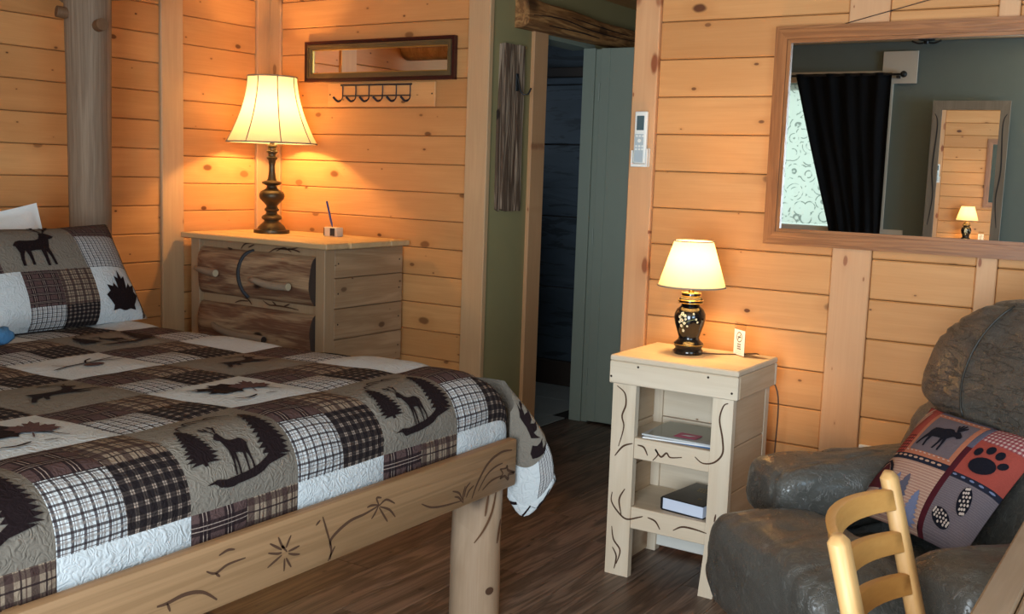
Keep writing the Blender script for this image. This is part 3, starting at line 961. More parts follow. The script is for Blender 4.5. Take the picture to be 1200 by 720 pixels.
def print_deer(pt, u0, v0):
    S = cellmap(u0, v0)
    P_ = [T(DEER_RUN, .14, .18, .70, False, .55)]+[rib([(.14+x*.70, .18+y*.55) for x, y in a], .02) for a in ANT_RUN]
    print_decal(P_, S, 'q_print', pt, None, 'print', .03, .0085, 'dark print of a leaping buck')
def print_maple(pt, u0, v0):
    S = cellmap(u0, v0)
    a = math.radians(35)
    def rt(poly, cx, cy, s, ang): return [(cx+((x-.5)*math.cos(ang)-(y-.5)*math.sin(ang))*s, cy+((x-.5)*math.sin(ang)+(y-.5)*math.cos(ang))*s) for x, y in poly]
    print_decal([rt(MAPLE, .36, .58, .55, .9), rib([(.55,.42),(.66,.30),(.72,.18)], .02)], S, 'q_print', pt, None, 'print', .03, .0085, 'dark maple leaf print')
    print_decal([rt(MAPLE, .66, .52, .44, -.5), rib([(.56,.36),(.50,.25)], .015)], S, 'q_print2', pt, None, 'print', .03, .0092, 'brown maple leaf print')
    print_decal([rib([(.18,.16),(.30,.12),(.42,.16)], .03), rib([(.50,.14),(.60,.11)], .02)], S, 'q_print', pt, None, 'print', .03)
def print_twig(pt, u0, v0):
    S = cellmap(u0, v0)
    print_decal([rib([(.10,.40),(.35,.48),(.60,.52),(.90,.60)], .035), rib([(.5,.5),(.58,.62),(.68,.68)], .022), rib([(.62,.53),(.75,.46),(.88,.44)], .026), rib([(.3,.46),(.24,.56),(.22,.62)], .018)], S, 'q_print', pt, None, 'print', .03, .0085, 'dark twig print')
    print_decal([ell(.50, .38, .10, .075, 14)], S, 'q_print2', pt, None, 'print', .03, .009, 'brown pine cone print')
V0 = 2.364
for r in range(-1, 7):
    u0 = -QP*r
    u1 = u0+QP
    if r == -1: u1 = u0+.085
    for c in range(-1, 5):
        v1 = V0-QP*c
        v0 = v1-QP
        if c == -1: v0, v1 = V0, V0+QP
        if (r+c) % 2 == 0:
            mat = 'q_beige' if r % 2 == 0 else 'q_white'
            pt = patch(Sq, u0, u1, v0, v1, mat, quilt, oq, 14)
            if c >= 0:
                if r % 4 == 0: print_scene(pt, u0, v0, r*7+c*3+11)
                elif r % 4 == 2: print_deer(pt, u0, v0)
                elif r == 1 or r == 5: print_maple(pt, u0, v0)
                elif r == 3: print_twig(pt, u0, v0)
        else:
            um, vm = u0+QP/2, v0+QP/2
            for (a0, a1, b0, b1, mt) in ((u0, min(um, u1), v0, min(vm, v1), 'q_brown'), (u0, min(um, u1), vm, v1, 'q_tan'), (um, u1, v0, min(vm, v1), 'q_whitep'), (um, u1, vm, v1, 'q_black')):
                if a1-a0 > .01 and b1-b0 > .01:
                    patch(Sq, a0, a1, b0, b1, mt, quilt, oq, 8, .005)
# far side drape (turned away from the camera) and the loose corner beside the foot rail
for r in range(0, 7):
    u0 = -QP*r
    u1 = min(u0+QP, .10)
    patch(Sq, u0, u1, V0+QP, V0+QP+.12, 'q_white' if r % 2 else 'q_brown', quilt, oq, 8, .005)
XT = [(.745, -1.785), (.72, -1.755), (.68, -1.715), (.62, -1.645), (.56, -1.590), (.50, -1.563), (.43, -1.547), (.38, -1.556), (.30, -1.575)]
def xt(z):
    for (z0, x0), (z1, x1) in zip(XT, XT[1:]):
        if z <= z0 and z >= z1: return x0+(x1-x0)*(z0-z)/(z0-z1)
    return XT[-1][1] if z < XT[-1][0] else XT[0][1]
def zb(a):
    return .36-.05*math.sin(PI*min(1, a/.42)) if a < .42 else .36+(.07*math.sin(PI/2*min(1, (a-.42)/.12)))
def Sf(b, a, h=0.0):
    ztop = .70-.08*(1-min(1, a/.5)) if a < .5 else .70
    z = ztop+(zb(a)-ztop)*b
    tip = Vector((xt(z), 2.672+.01*(.7-z)))
    p0 = Vector((max(-1.70, min(-1.685, xt(z)-.01)), 2.626)); p1 = Vector((-1.90, 2.635+.09*(.72-z)))
    if a < .5:
        t = a/.5
        q = p0.lerp(tip, t)
        n = Vector((.45, -.9))
        q = q+n*(.018*math.sin(PI*t)*min(1, b*2))
    else:
        t = (a-.5)/.5
        q = tip.lerp(p1, t)+Vector((.2, .9))*(.02*math.sin(PI*t))
        n = Vector((.3, .95))
    if abs(a-.5) < .12: n = Vector((1, 0))
    nn = Vector((n.x, n.y, 0)).normalized()
    return Vector((q.x, q.y, z))+nn*h
pt = patch(Sf, 0, .56, 0, .55, 'q_beige', quilt, oq, 12, .004)
print_decal([[(.05,.28),(.12,.30),(.10,.40),(.18,.34),(.20,.46),(.27,.38),(.33,.47),(.33,.36),(.40,.40),(.34,.30),(.24,.28),(.14,.22)]], lambda x_, y_, h: Sf(x_, y_, h), 'q_print', pt, None, 'print', .05, .006)
print_decal([[(.40,.30),(.44,.36),(.42,.42),(.49,.40),(.52,.48),(.53,.36),(.50,.28),(.45,.26)]], lambda x_, y_, h: Sf(x_, y_, h), 'q_print', pt, None, 'print', .05, .006)
patch(Sf, .56, .90, 0, .34, 'q_white', quilt, oq, 10, .004)
patch(Sf, .56, .90, .34, .55, 'q_whitep', quilt, oq, 10, .004)
pt = patch(Sf, .90, 1.0, 0, .55, 'q_white', quilt, oq, 10, .003)
print_decal([[(.905+.08*((i+1) % 2), .03+i*.08), (.905+.08*(i % 2), .03+(i+1)*.08), (.92+.08*(i % 2), .03+(i+1)*.08+.015), (.92+.08*((i+1) % 2), .03+i*.08+.015)] for i in range(6)], lambda x_, y_, h: Sf(x_, y_, h), 'q_print', pt, None, 'print', .05, .005)
patch(Sf, 0, 1.0, .55, 1.0, 'q_beige', quilt, oq, 12, .004)

# ------------------------------------------------------------------ pillow sham leaning at the head of the bed
PB, PT_ = Vector((-3.285, 0, .738)), Vector((-3.515, 0, 1.078))
pn = Vector((.82, 0, .57)).normalized()
def Sp(b, a, h=0.0, side=1):
    """a along Y 0..1, b up 0..1"""
    y_ = 1.93+.665*a
    p = PB.lerp(PT_, b)
    k = max(0.0, (1-abs(2*a-1)**3.2))*max(0.0, (1-abs(2*b-1)**3.0))
    z_ = .095*k**.6
    pinch = .02*math.sin(PI*b)*(1 if a > .5 else -1)*abs(2*a-1)**6
    sag = -.018*math.sin(PI*a)*b
    wv = .004*noise.noise(Vector((a*7, b*7, side*3)))
    return Vector((p.x, y_-pinch, p.z+sag))+pn*(side*(z_+h)+wv)
pil = thing('pillow', 'patchwork pillow with a dark deer print leaning at the head of the bed', 'pillow', (-3.40, 2.26, .745))
op = off(pil)
def ppatch(a0, a1, b0, b1, mat, n=12):
    return patch(lambda u, v, h: Sp(u, v, h), b0, b1, a0, a1, mat, pil, op, n, .003)
ppatch(0, .19, .46, 1, 'q_brown')
deer = ppatch(.19, .66, .46, 1, 'q_beige', 14)
ppatch(.66, .97, .46, .80, 'q_whitep'); ppatch(.66, .97, .80, 1, 'q_brown')
ppatch(.97, 1, 0, 1, 'q_tan', 8)
ppatch(0, .27, 0, .46, 'q_white'); ppatch(.27, .47, .14, .46, 'q_brown'); ppatch(.27, .47, 0, .14, 'q_whitep'); ppatch(.47, .67, .14, .46, 'q_tan'); ppatch(.47, .67, 0, .14, 'q_black')
lf = ppatch(.67, .97, 0, .46, 'q_white')
Sd = lambda x_, y_, h: Sp(.46+.54*y_, .19+.47*x_, h)
print_decal([T(DEER_STAND, .10, .05, .74, True, .88)]+[rib([(.10+(1-x)*.74, .05+y*.88) for x, y in a], .03) for a in ANT_STAND], Sd, 'q_print', deer, None, 'print', .06, .006, 'dark print of a standing buck')
Sl = lambda x_, y_, h: Sp(.46*y_, .67+.30*x_, h)
print_decal([[(.06+.94*x, .04+.9*y) for x, y in MAPLE]], Sl, 'q_print', lf, None, 'print', .08, .006, 'dark maple leaf print')
bm = grid(lambda a, b: Sp(b, a, 0, -1), 16, 12)
obj('pillow_back', bm, 'q_tan', pil, op, 180)
# white pillow standing behind the sham
def Sw(b, a, side):
    y_ = 1.72+.705*a
    p = Vector((-3.56, 0, .75)).lerp(Vector((-3.70, 0, 1.15)), b)
    k = max(0, 1-abs(2*a-1)**2.5)*max(0, 1-abs(2*b-1)**2.5)
    dent = -.05*math.sin(PI*a)*b**3
    return Vector((p.x+side*.075*k**.6, y_, p.z+dent))
bm = grid(lambda a, b: Sw(b, a, 1), 20, 14)
grid(lambda a, b: Sw(b, a, -1), 20, 14, bm)
bmesh.ops.remove_doubles(bm, verts=bm.verts, dist=.0005)
tag(obj('white_pillow', bm, 'pillow_white', None, None, 180), 'plain white pillow peeking out behind the patchwork pillow', 'pillow')
# blue knitted scrap at the left edge of the picture
bm = superell((-3.062, 1.862, .778), (.035, .05, .026), .8, .9, 24, 14, None, .009, 60)
tag(obj('blue_pompom', bm, 'blue_yarn', None, None, 180), 'small blue woolly pompom lying on the quilt below the pillow', 'pompom')

# ================================================================== LOG POST AND LOG END
post = thing('log_post', 'weathered grey log post with two pegs beside the head of the bed', 'post', (-3.80, 2.73, 0))
bm = bmesh.new()
rings = []
for k in range(17):
    z = 2.345*k/16
    R_ = .066+.009*z/1.1 if z < 1.1 else .075+.008*(z-1.1)
    ring = []
    for i in range(24):
        a = 2*PI*i/24
        e = 1/(abs(math.cos(a-.35))**4+abs(math.sin(a-.35))**4)**.25
        r = R_*(.55+.45*e)*(1+.03*noise.noise(Vector((math.cos(a), math.sin(a), z*2))))
        ring.append(bm.verts.new((r*math.cos(a), r*math.sin(a), z)))
    rings.append(ring)
for a_, b_ in zip(rings, rings[1:]):
    for i in range(24): bm.faces.new((a_[i], a_[(i+1) % 24], b_[(i+1) % 24], b_[i]))
bm.faces.new(rings[0][::-1]); bm.faces.new(rings[-1])
obj('post_shaft', bm, 'greylog', post, None, 45)
obj('peg', tube([(-.02, -.07, 1.88), (-.035, -.115, 1.885)], [.024, .022], 14), 'logend', post, None, 50)
obj('peg', tube([(.06, -.01, 1.835), (.125, -.025, 1.84)], [.023, .024], 14), 'logend', post, None, 50)
tag(obj('log_beam', tube([(-4.179, 2.905, 2.045), (-3.95, 2.905, 2.045), (-3.70, 2.905, 2.04)], [.075, .074, .072], 22), 'greylog', None, None, 50), 'short log beam end sticking out of the wall beside the log post', 'log')

# ================================================================== DRESSER
dr = thing('dresser', 'rustic dresser with log slab drawer fronts in the corner', 'dresser', (-3.66, 3.76, 0))
od = off(dr)
ys = [3.472, 3.618, 3.760, 3.905, 4.045]
for i in range(4):
    e = [.0, .012, .004, .008][i]
    obj('top_board', B(-4.15, -3.205+e, ys[i]+.001, ys[i+1]-.001, .960, .985, .004), 'dres_top', dr, od)
for x0, x1 in ((-4.105, -4.045), (-3.294, -3.238)):
    obj('front_post', B(x0, x1, 3.50, 3.565, 0, .9595, .003), 'dres_frame', dr, od)
for x0, x1 in ((-4.105, -4.05), (-3.294, -3.2645)):
    obj('back_post', B(x0, x1, 3.99, 4.045, 0, .9595, .003), 'dres_frame', dr, od)
obj('front_board', B(-4.044, -3.295, 3.522, 3.54, .05, .9595), 'dres_frame', dr, od)
obj('side_panel', B(-4.105, -4.085, 3.566, 3.989, .05, .9595), 'dres_frame', dr, od)
zs = [.06, .265, .405, .548, .688, .826, .9585]
for i in range(6):
    obj('side_board', B(-3.264, -3.240, 3.566, 4.045, zs[i]+.0015, zs[i+1]-.0015, .003), 'dres_side', dr, od)
    for y_ in (3.59, 4.02):
        obj('nail', tube([(-3.2402, y_, (zs[i]+zs[i+1])/2), (-3.2392, y_, (zs[i]+zs[i+1])/2)], .004, 8), 'hole', dr, od)
def slab(z0, z1, x0, x1, seed):
    bm = bmesh.new()
    NX, NA = 26, 12
    rings = []
    for k in range(NX+1):
        t = k/NX
        x_ = x0+(x1-x0)*t
        ring = []
        for i in range(NA+1):
            a = PI*i/NA
            w0 = .010*noise.noise(Vector((x_*3+seed, i*.3, seed)))
            bul = .052+.012*noise.noise(Vector((x_*2.5, seed*3, 0)))
            zc, hz = (z0+z1)/2, (z1-z0)/2
            end = 1-.25*max(0, (.06-t)/.06)**2 if t < .06 else 1
            ring.append(bm.verts.new((x_, 3.521-max(.002, (bul*math.sin(a)**.8+w0*math.sin(a))*end), zc-hz*math.cos(a)+.008*noise.noise(Vector((x_*4, a, seed+5)))*math.sin(a))))
        rings.append(ring)
    for a_, b_ in zip(rings, rings[1:]):
        for i in range(NA): bm.faces.new((a_[i], a_[i+1], b_[i+1], b_[i]))
    bm.faces.new(rings[0])
    for a_, b_ in zip(rings, rings[1:]): bm.faces.new((a_[0], b_[0], b_[NA], a_[NA]))
    endv = [v.co.copy() for v in rings[-1]]
    bmesh.ops.recalc_face_normals(bm, faces=bm.faces)
    return bm, endv
dz = [(.700, .922), (.452, .662), (.205, .415)]
for k, (z0, z1) in enumerate(dz):
    bm, ev = slab(z0, z1, -4.040, -3.300, 3.1*k+1)
    dw = obj('drawer', bm, 'slab', dr, od, 50)
    bm2 = bmesh.new()
    lo = [bm2.verts.new(p) for p in ev]; hi = [bm2.verts.new(p+Vector((.004, 0, 0))) for p in ev]
    bm2.faces.new(hi)
    for i in range(len(lo)-1): bm2.faces.new((lo[i], lo[i+1], hi[i+1], hi[i]))
    bmesh.ops.recalc_face_normals(bm2, faces=bm2.faces)
    obj('slab_end', bm2, 'slab_end', dw)
    Hs = [[(-4.02, 3.452, z0+.122), (-3.97, 3.435, z0+.12), (-3.90, 3.428, z0+.115), (-3.845, 3.420, z0+.112)], [(-3.65, 3.452, z0+.10), (-3.60, 3.43, z0+.098), (-3.50, 3.425, z0+.085), (-3.38, 3.42, z0+.088)]] if k == 0 else [[(-3.90, 3.452, z0+.115), (-3.84, 3.43, z0+.10), (-3.72, 3.425, z0+.085), (-3.53, 3.42, z0+.082)]]
    for hp in Hs:
        cp = catmull(hp, 5)
        n = len(cp)
        hd = obj('handle', tube(cp, [.010+.008*min(1, i/(n-1)*1.6) for i in range(n)], 12), 'branch', dw, None, 50)
        p = cp[-1]
        obj('handle_end', tube([p+Vector((-.001, -.0005, 0)), p+Vector((.003, -.0005, 0))], .0155, 12), 'tan' if k == 0 else 'hole', hd)
DRESSER_MARKS=[[(-3.697,0.922),(-3.723,0.892),(-3.738,0.822),(-3.726,0.754),(-3.702,0.708)],[(-3.865,0.927),(-3.825,0.920)],[(-3.775,0.927),(-3.746,0.952),(-3.684,0.961)],[(-3.727,0.936),(-3.688,0.952)],[(-3.592,0.922),(-3.546,0.943),(-3.472,0.944),(-3.408,0.957)],[(-3.546,0.932),(-3.499,0.949),(-3.453,0.934)],[(-3.472,0.948),(-3.426,0.943),(-3.399,0.936)],[(-3.814,0.670),(-3.775,0.683),(-3.726,0.685)],[(-3.765,0.702),(-3.726,0.692),(-3.702,0.671)],[(-3.629,0.697),(-3.591,0.681),(-3.544,0.682),(-3.469,0.680),(-3.405,0.675)],[(-3.572,0.700),(-3.544,0.682)],[(-3.497,0.682),(-3.460,0.697)]]
fb = [o for o in dr.children if o.name.startswith('front_board')][0]
for i, mk in enumerate(DRESSER_MARKS):
    bm = bmesh.new()
    if i == 0:
        # dark curved saw cut down the middle of the top slab
        cp = catmull([(a, 0, b) for a, b in mk], 4)
        pts = []
        for q in cp:
            s_ = max(-1, min(1, (q.z-.811)/.111))
            pts.append((q.x, 3.521-.057*math.sqrt(max(0, 1-s_*s_))**.8-.004, q.z))
        tube(pts, .009, 8, bm)
        obj('saw_cut', bm, 'ink', [o for o in dr.children if o.name.startswith('drawer')][0], None, 60)
    else:
        stroke(bm, mk, .007, lambda a, b, h: (a, 3.462-h-.0, b), .0, 5)
        zmid = sum(b for a, b in mk)/len(mk)
        for v in bm.verts:
            v.co.y = 3.512
            for z0, z1 in dz:
                if z0 < v.co.z < z1:
                    s_ = (v.co.z-(z0+z1)/2)/((z1-z0)/2)
                    v.co.y = min(v.co.y, 3.521-.060*math.sqrt(max(0, 1-s_*s_))**.8-.005)
        obj('burn_mark', bm, 'burn', fb)

# ------------------------------------------------------------------ lamp on the dresser
LX, LY = -3.885, 3.815
lamp = thing('table_lamp', 'large lit lamp with a cream bell shade and bronze base on the dresser', 'lamp', (LX, LY, .985))
base = [(0, 0), (.086, 0), (.088, .006), (.086, .016), (.070, .020), (.066, .030), (.050, .046), (.038, .056), (.036, .062), (.048, .070), (.050, .078), (.044, .086), (.030, .094), (.026, .104), (.034, .110), (.036, .118), (.028, .126), (.026, .134), (.040, .150), (.057, .166), (.062, .180), (.061, .192), (.054, .204), (.036, .214), (.026, .222), (.024, .232), (.044, .240), (.049, .246), (.046, .252), (.024, .258), (.020, .270), (.0155, .300), (.0145, .330), (.018, .355), (.026, .364), (.027, .370), (.018, .376), (.019, .388), (.028, .394), (.029, .400), (.020, .406), (.019, .418), (.026, .424), (.024, .430), (.012, .436), (.010, .47), (0, .47)]
obj('lamp_base', lathe(base, 44), 'bronze', lamp, None, 35)
obj('socket', lathe([(0, .47), (.016, .47), (.018, .50), (.014, .53), (0, .53)], 20), 'brass', lamp, None, 40)
def bell(t, a):
    seg = (a/(2*PI)*8) % 1
    fl = 1-.030*math.sin(PI*seg)
    return (.119+.101*t**1.75)*fl
SZ0, SZ1 = .437, .757
bm = bmesh.new()
NA, NT_ = 64, 14
rg = [[bm.verts.new((bell(j/NT_, 2*PI*i/NA)*math.cos(2*PI*i/NA+.2), bell(j/NT_, 2*PI*i/NA)*math.sin(2*PI*i/NA+.2), SZ1+(SZ0-SZ1)*j/NT_-.008*(j/NT_)*math.sin(PI*((i/8) % 1)) * -1)) for i in range(NA)] for j in range(NT_+1)]
for a_, b_ in zip(rg, rg[1:]):
    for i in range(NA): bm.faces.new((b_[i], b_[(i+1) % NA], a_[(i+1) % NA], a_[i]))
sh = obj('lamp_shade', bm, 'shade', lamp, None, 180)
for k in range(8):
    a = 2*PI*k/8
    obj('piping', tube([(bell(j/10, a)*1.006*math.cos(a+.2), bell(j/10, a)*1.006*math.sin(a+.2), SZ1+(SZ0-SZ1)*j/10) for j in range(11)], .0028, 6), 'piping', sh, None, 180)
def ring_tube(r_of, z, rad, n=64, ph=.2):
    return tube([(r_of(2*PI*i/n)*math.cos(2*PI*i/n+ph), r_of(2*PI*i/n)*math.sin(2*PI*i/n+ph), z) for i in range(n+1)], rad, 6, None, False)
obj('shade_trim', ring_tube(lambda a: bell(0, a), SZ1, .004), 'piping', sh, None, 180)
obj('shade_trim', ring_tube(lambda a: bell(1, a), SZ0+.004, .004), 'piping', sh, None, 180)
def bulb(name, loc, power, col, r=.03):
    ld = bpy.data.lights.new(name, 'POINT'); ld.energy = power; ld.color = col; ld.shadow_soft_size = r
    o = bpy.data.objects.new(name, ld); o.location = loc; COL.objects.link(o)
    return o
WARM = (1.0, .57, .20)
bulb('dresser_lamp_bulb', (LX, LY, .985+.585), 21, WARM)

# pen stand
ph = thing('pen_holder', 'small wooden block pen holder with dark side on the dresser', 'pen holder', (-3.555, 3.90, .985))
obj('block', B(-.042, .042, -.024, .024, 0, .045, .004, 2), 'stand_h', ph)
obj('dark_inlay', B(.0, .030, -.0255, -.0242, .004, .041), 'ink', ph)
obj('dark_inlay', B(-.040, -.036, -.0255, -.0242, .004, .041), 'ink', ph)
d = Vector((-.30, 0, .95)).normalized()
tag(obj('pen', tube([Vector((-3.562, 3.90, 1.0305))+d*t for t in (0, .02, .10, .125, .13)], [.002, .005, .0052, .0052, .003], 10), 'blue_pen', None, None, 50), 'dark blue pen standing slanted in the wooden holder', 'pen')

# ------------------------------------------------------------------ narrow mirror and hook rack on the back wall
def framed_mirror(root, x0, x1, z0, z1, yb, bars, glass_y):
    """bars: list of (inset0, inset1, depth, material) from outside in"""
    for i0, i1, dp, mt in bars:
        for (a0, a1, c0, c1) in ((x0+i0, x1-i0, z1-i1, z1-i0), (x0+i0, x1-i0, z0+i0, z0+i1)):
            pl = [(a0, c1), (a1, c1), (a1-(i1-i0), c0), (a0+(i1-i0), c0)] if c1 > (z0+z1)/2 else [(a0, c0), (a1, c0), (a1-(i1-i0), c1), (a0+(i1-i0), c1)]
            m = mt if isinstance(mt, str) else mt[0]
            o = obj('frame_bar', prism(pl, -dp, 0, lambda a, b, t: (a, yb+t, b)), m, root)
        for (a0, a1) in ((x0+i0, x0+i1), (x1-i0, x1-i1)):
            pl = [(a0, z0+i0), (a1, z0+i1), (a1, z1-i1), (a0, z1-i0)]
            m = mt if isinstance(mt, str) else mt[1]
            obj('frame_bar', prism(pl, -dp, 0, lambda a, b, t: (a, yb+t, b)), m, root)
    i1 = bars[-1][1]
    obj('glass', B(x0+i1, x1-i1, glass_y, yb, z0+i1, z1-i1), 'mirror', root)
nm = thing('narrow_mirror', 'long narrow mirror in a dark mahogany and bronze frame above the hook rack', 'mirror', (-3.435, 4.075, 1.738))
bars = [(0, .012, .026, 'mahog'), (.012, .018, .020, 'mahog'), (.018, .026, .028, 'bronze_mould'), (.026, .040, .022, 'bronze_mould'), (.040, .045, .014, 'gold')]
framed_mirror(nm, -.465, .465, 0, .198, 0.0, bars, -.008)
hk = thing('hook_rack', 'black wire hook rack with six hooks on a pine board below the narrow mirror', 'hook rack', (-3.42, 4.08, 1.62))
obj('back_board', B(-.335, .335, -.016, -.0015, -.005, .112, .003), 'plank_back', hk)
X0, X1 = -.243, .20
obj('wire_rail', tube([(X0, -.021, .100), (X1, -.021, .100)], .0045, 8), 'hook_metal', hk, None, 60)
obj('wire_rail', tube([(X0+.01, -.021, .048), (X1-.005, -.021, .048)], .0032, 8), 'hook_metal', hk, None, 60)
for k in range(6):
    x_ = X0+.012+k*(X1-X0-.02)/5
    obj('hook', tube(catmull([(x_, -.021, .100), (x_, -.021, .06), (x_, -.026, .032), (x_-.008, -.048, .020), (x_-.020, -.068, .040)], 4), [.003]*10+[.0055]*7, 8), 'hook_metal', hk, None, 60)
for x_ in (-.318, .318):
    obj('screw', tube([(x_, -.0162, .055), (x_, -.0175, .055)], .004, 8), 'hole', hk)

# ------------------------------------------------------------------ olive wall: barn board with a hook, log lintel
bb = thing('barn_wood_board', 'weathered grey barn board with a black hook hung on the olive wall', 'wall board', (-2.80, 4.255, 1.14))
rb = random.Random(4)
x0 = -.095
for k, wd in enumerate((.028, .05, .062, .05)):
    n = 14
    pl = [(x0+rb.uniform(-.003, .003), .77*i/n+(rb.uniform(0, .012) if i in (0, n) else 0)) for i in range(n+1)]+[(x0+wd-.002+rb.uniform(-.003, .003), .77*i/n) for i in range(n, -1, -1)]
    if k == 0: pl = [(a, min(b, .50 if i > 7 else b)) for i, (a, b) in enumerate(pl)]; pl = [(x0, .01), (x0+wd-.002, 0), (x0+wd-.003, .50), (x0+wd-.002, .765), (x0+.006, .765), (x0+.004, .47), (x0-.004, .46)]
    obj('strip', prism(pl, .0015, [.014, .024, .021, .025][k], lambda a, b, t: (t, a, b)), 'barn', bb)
    x0 += wd
hook = obj('hook', tube(catmull([(.026, .03, .63), (.034, .03, .60), (.05, .03, .555), (.075, .045, .545), (.085, .06, .575)], 5), .004, 8), 'black', bb, None, 60)
obj('hook_plate', B(.024, .029, .018, .042, .56, .64, .002), 'black', hook)
lt = thing('log_lintel', 'rough hewn brown log header mounted over the bathroom doorway', 'log header', (-2.80, 4.86, 1.988))
bm = bmesh.new()
rings = []
for k in range(33):
    t = k/32
    y_ = -.575+1.16*t
    ring = []
    hh = .140-.032*t
    for i in range(13):
        a = PI*i/12
        nz = noise.noise(Vector((y_*3, math.cos(a)*1.5, 2)))
        dp = (.078*math.sin(a)**.40)*(1+.18*nz)+.006*noise.noise(Vector((y_*14, a*6, 0)))*math.sin(a)
        zz_ = .003+hh*(1-math.copysign(abs(math.cos(a))**.5, math.cos(a)))/2*(1+.10*noise.noise(Vector((y_*2.2, 0, 7))))+.012*t+.004*noise.noise(Vector((y_*9, a*2, 3)))*math.sin(a)
        ring.append(bm.verts.new((.0015+max(0, dp), y_, zz_)))
    rings.append(ring)
for a_, b_ in zip(rings, rings[1:]):
    for i in range(12): bm.faces.new((a_[i], a_[i+1], b_[i+1], b_[i]))
    bm.faces.new((a_[12], a_[0], b_[0], b_[12]))
bm.faces.new(rings[0]); bm.faces.new(rings[-1][::-1])
bmesh.ops.recalc_face_normals(bm, faces=bm.faces)
lb = obj('log', bm, 'lintel', lt, None, 50)
for k, mk in enumerate(([(-.55, .06), (-.3, .075), (-.05, .06), (.2, .055), (.5, .06)], [(-.4, .03), (-.1, .035), (.1, .03)], [(-.2, .095), (.1, .085), (.42, .08)])):
    bm = bmesh.new()
    def Sl_(a, b, h):
        t = (a+.575)/1.15; hh = .140-.032*t
        s_ = max(-.98, min(.98, 1-2*(b-.003-.012*t)/hh))
        return (.0015+.075*math.sqrt(1-s_*s_)**.28*1.12+.004, a, b)
    stroke(bm, mk, .006, Sl_, 0, 8)
    obj('crack', bm, 'hole', lb)
obj('bracket', B(.050, .075, .45, .475, -.055, .010, .002), 'black', lt)

# ------------------------------------------------------------------ remote control on the post
rm = thing('remote_control', 'white remote control with grey screen standing in a holder on the pine post', 'remote control', (-1.766, 3.584, 1.36))
cr = obj('remote_body', B(-.026, .024, -.022, -.006, .012, .200, .005, 3), 'white_plastic', rm, None, 60)
obj('face_plate', B(-.021, .014, -.0232, -.0222, .016, .118, .001), 'grey_plastic', cr)
obj('screen', B(-.016, .013, -.0234, -.0222, .132, .184, .001), 'lcd', cr)
for r_ in range(2):
    for c_ in range(3):
        obj('button', B(-.018+c_*.0125, -.010+c_*.0125, -.0242, -.0233, .071-r_*.011, .078-r_*.011, .001), 'white_plastic', cr)
for c_ in range(3):
    obj('button', B(-.017+c_*.012, -.009+c_*.012, -.0242, -.0233, .108, .114, .001), 'white_plastic', cr)
obj('button', lathe([(0, 0), (.007, 0), (.006, .0012), (0, .0012)], 16), 'white_plastic', cr, (-.003, -.0233, .094), None, (PI/2, 0, 0))
hd = obj('holder', B(-.033, .033, -.0055, -.0005, 0, .068, .003), 'white_plastic', rm)
obj('holder_front', B(-.030, .030, -.027, -.0245, 0, .010, .001), 'white_plastic', hd)
obj('holder_side', B(-.033, -.028, -.0265, -.0055, 0, .060, .002), 'white_plastic', hd)
obj('holder_side', B(.026, .033, -.0265, -.0055, 0, .066, .002), 'white_plastic', hd)

# ================================================================== NIGHTSTAND
ns = thing('nightstand', 'pale wood open nightstand with burnt scroll lines and two shelves', 'nightstand', (-1.39, 3.285, 0))
on = off(ns)
N0, N1, NF, NB = -1.600, -1.178, 3.112, 3.455
obj('top', B(-1.611, -1.167, 3.106, 3.462, .7235, .743, .004), 'stand_h', ns, on)
ap = obj('apron', B(-1.611, -1.167, 3.106, 3.1245, .650, .723, .003), 'stand_h', ns, on)
obj('apron', B(-1.611, -1.167, 3.444, 3.462, .650, .723, .003), 'stand_h', ns, on)
obj('apron', B(-1.611, -1.593, 3.125, 3.4435, .650, .723, .003), 'stand_y', ns, on)
obj('apron', B(-1.185, -1.167, 3.125, 3.4435, .650, .723, .003), 'stand_y', ns, on)
for x_, z_ in ((-1.603, .672), (-1.507, .713), (-1.265, .712), (-1.185, .672)):
    obj('nail', tube([(x_, 3.1062, z_), (x_, 3.1050, z_)], .0038, 8), 'hole', ap)
ls = obj('front_leg', prism([(-1.598, 0), (-1.513, 0), (-1.514, .6495), (-1.598, .6495)], 0, .026, lambda a, b, t: (a, NF+.013+t-.012, b)), 'stand', ns, on)
rs = obj('front_leg', prism([(-1.262, 0), (-1.213, 0), (-1.180, .17), (-1.180, .6495), (-1.248, .6495), (-1.248, .17)], 0, .026, lambda a, b, t: (a, NF+.013+t-.012, b)), 'stand', ns, on)
r1 = obj('front_rail', B(-1.5125, -1.2485, 3.113, 3.138, .408, .477, .002), 'stand_h', ns, on)
r2 = obj('front_rail', B(-1.5125, -1.2485, 3.113, 3.138, .171, .244, .002), 'stand_h', ns, on)
obj('back_leg', B(-1.592, -1.552, 3.405, 3.443, 0, .6495, .002), 'stand', ns, on)
obj('back_leg', B(-1.222, -1.182, 3.405, 3.443, 0, .6495, .002), 'stand', ns, on)
obj('shelf', B(-1.5795, -1.2005, 3.1395, 3.404, .455, .470, .001), 'stand_h', ns, on)
obj('shelf', B(-1.5795, -1.2005, 3.1395, 3.404, .225, .240, .001), 'stand_h', ns, on)
for z0, z1 in ((.006, .198), (.20, .342), (.345, .49), (.493, .649)):
    obj('side_board', B(-1.198, -1.1825, 3.1405, 3.4035, z0, z1, .002), 'stand_y', ns, on)
    obj('side_board', B(-1.5975, -1.582, 3.1405, 3.4035, z0, z1, .002), 'stand_y', ns, on)
for z0, z1 in ((.21, .33), (.333, .49), (.493, .649)):
    obj('back_board', B(-1.5515, -1.2225, 3.412, 3.43, z0, z1, .002), 'stand_h', ns, on)
obj('back_rail', B(-1.5515, -1.2225, 3.412, 3.43, .022, .125, .002), 'white_paint', ns, on)
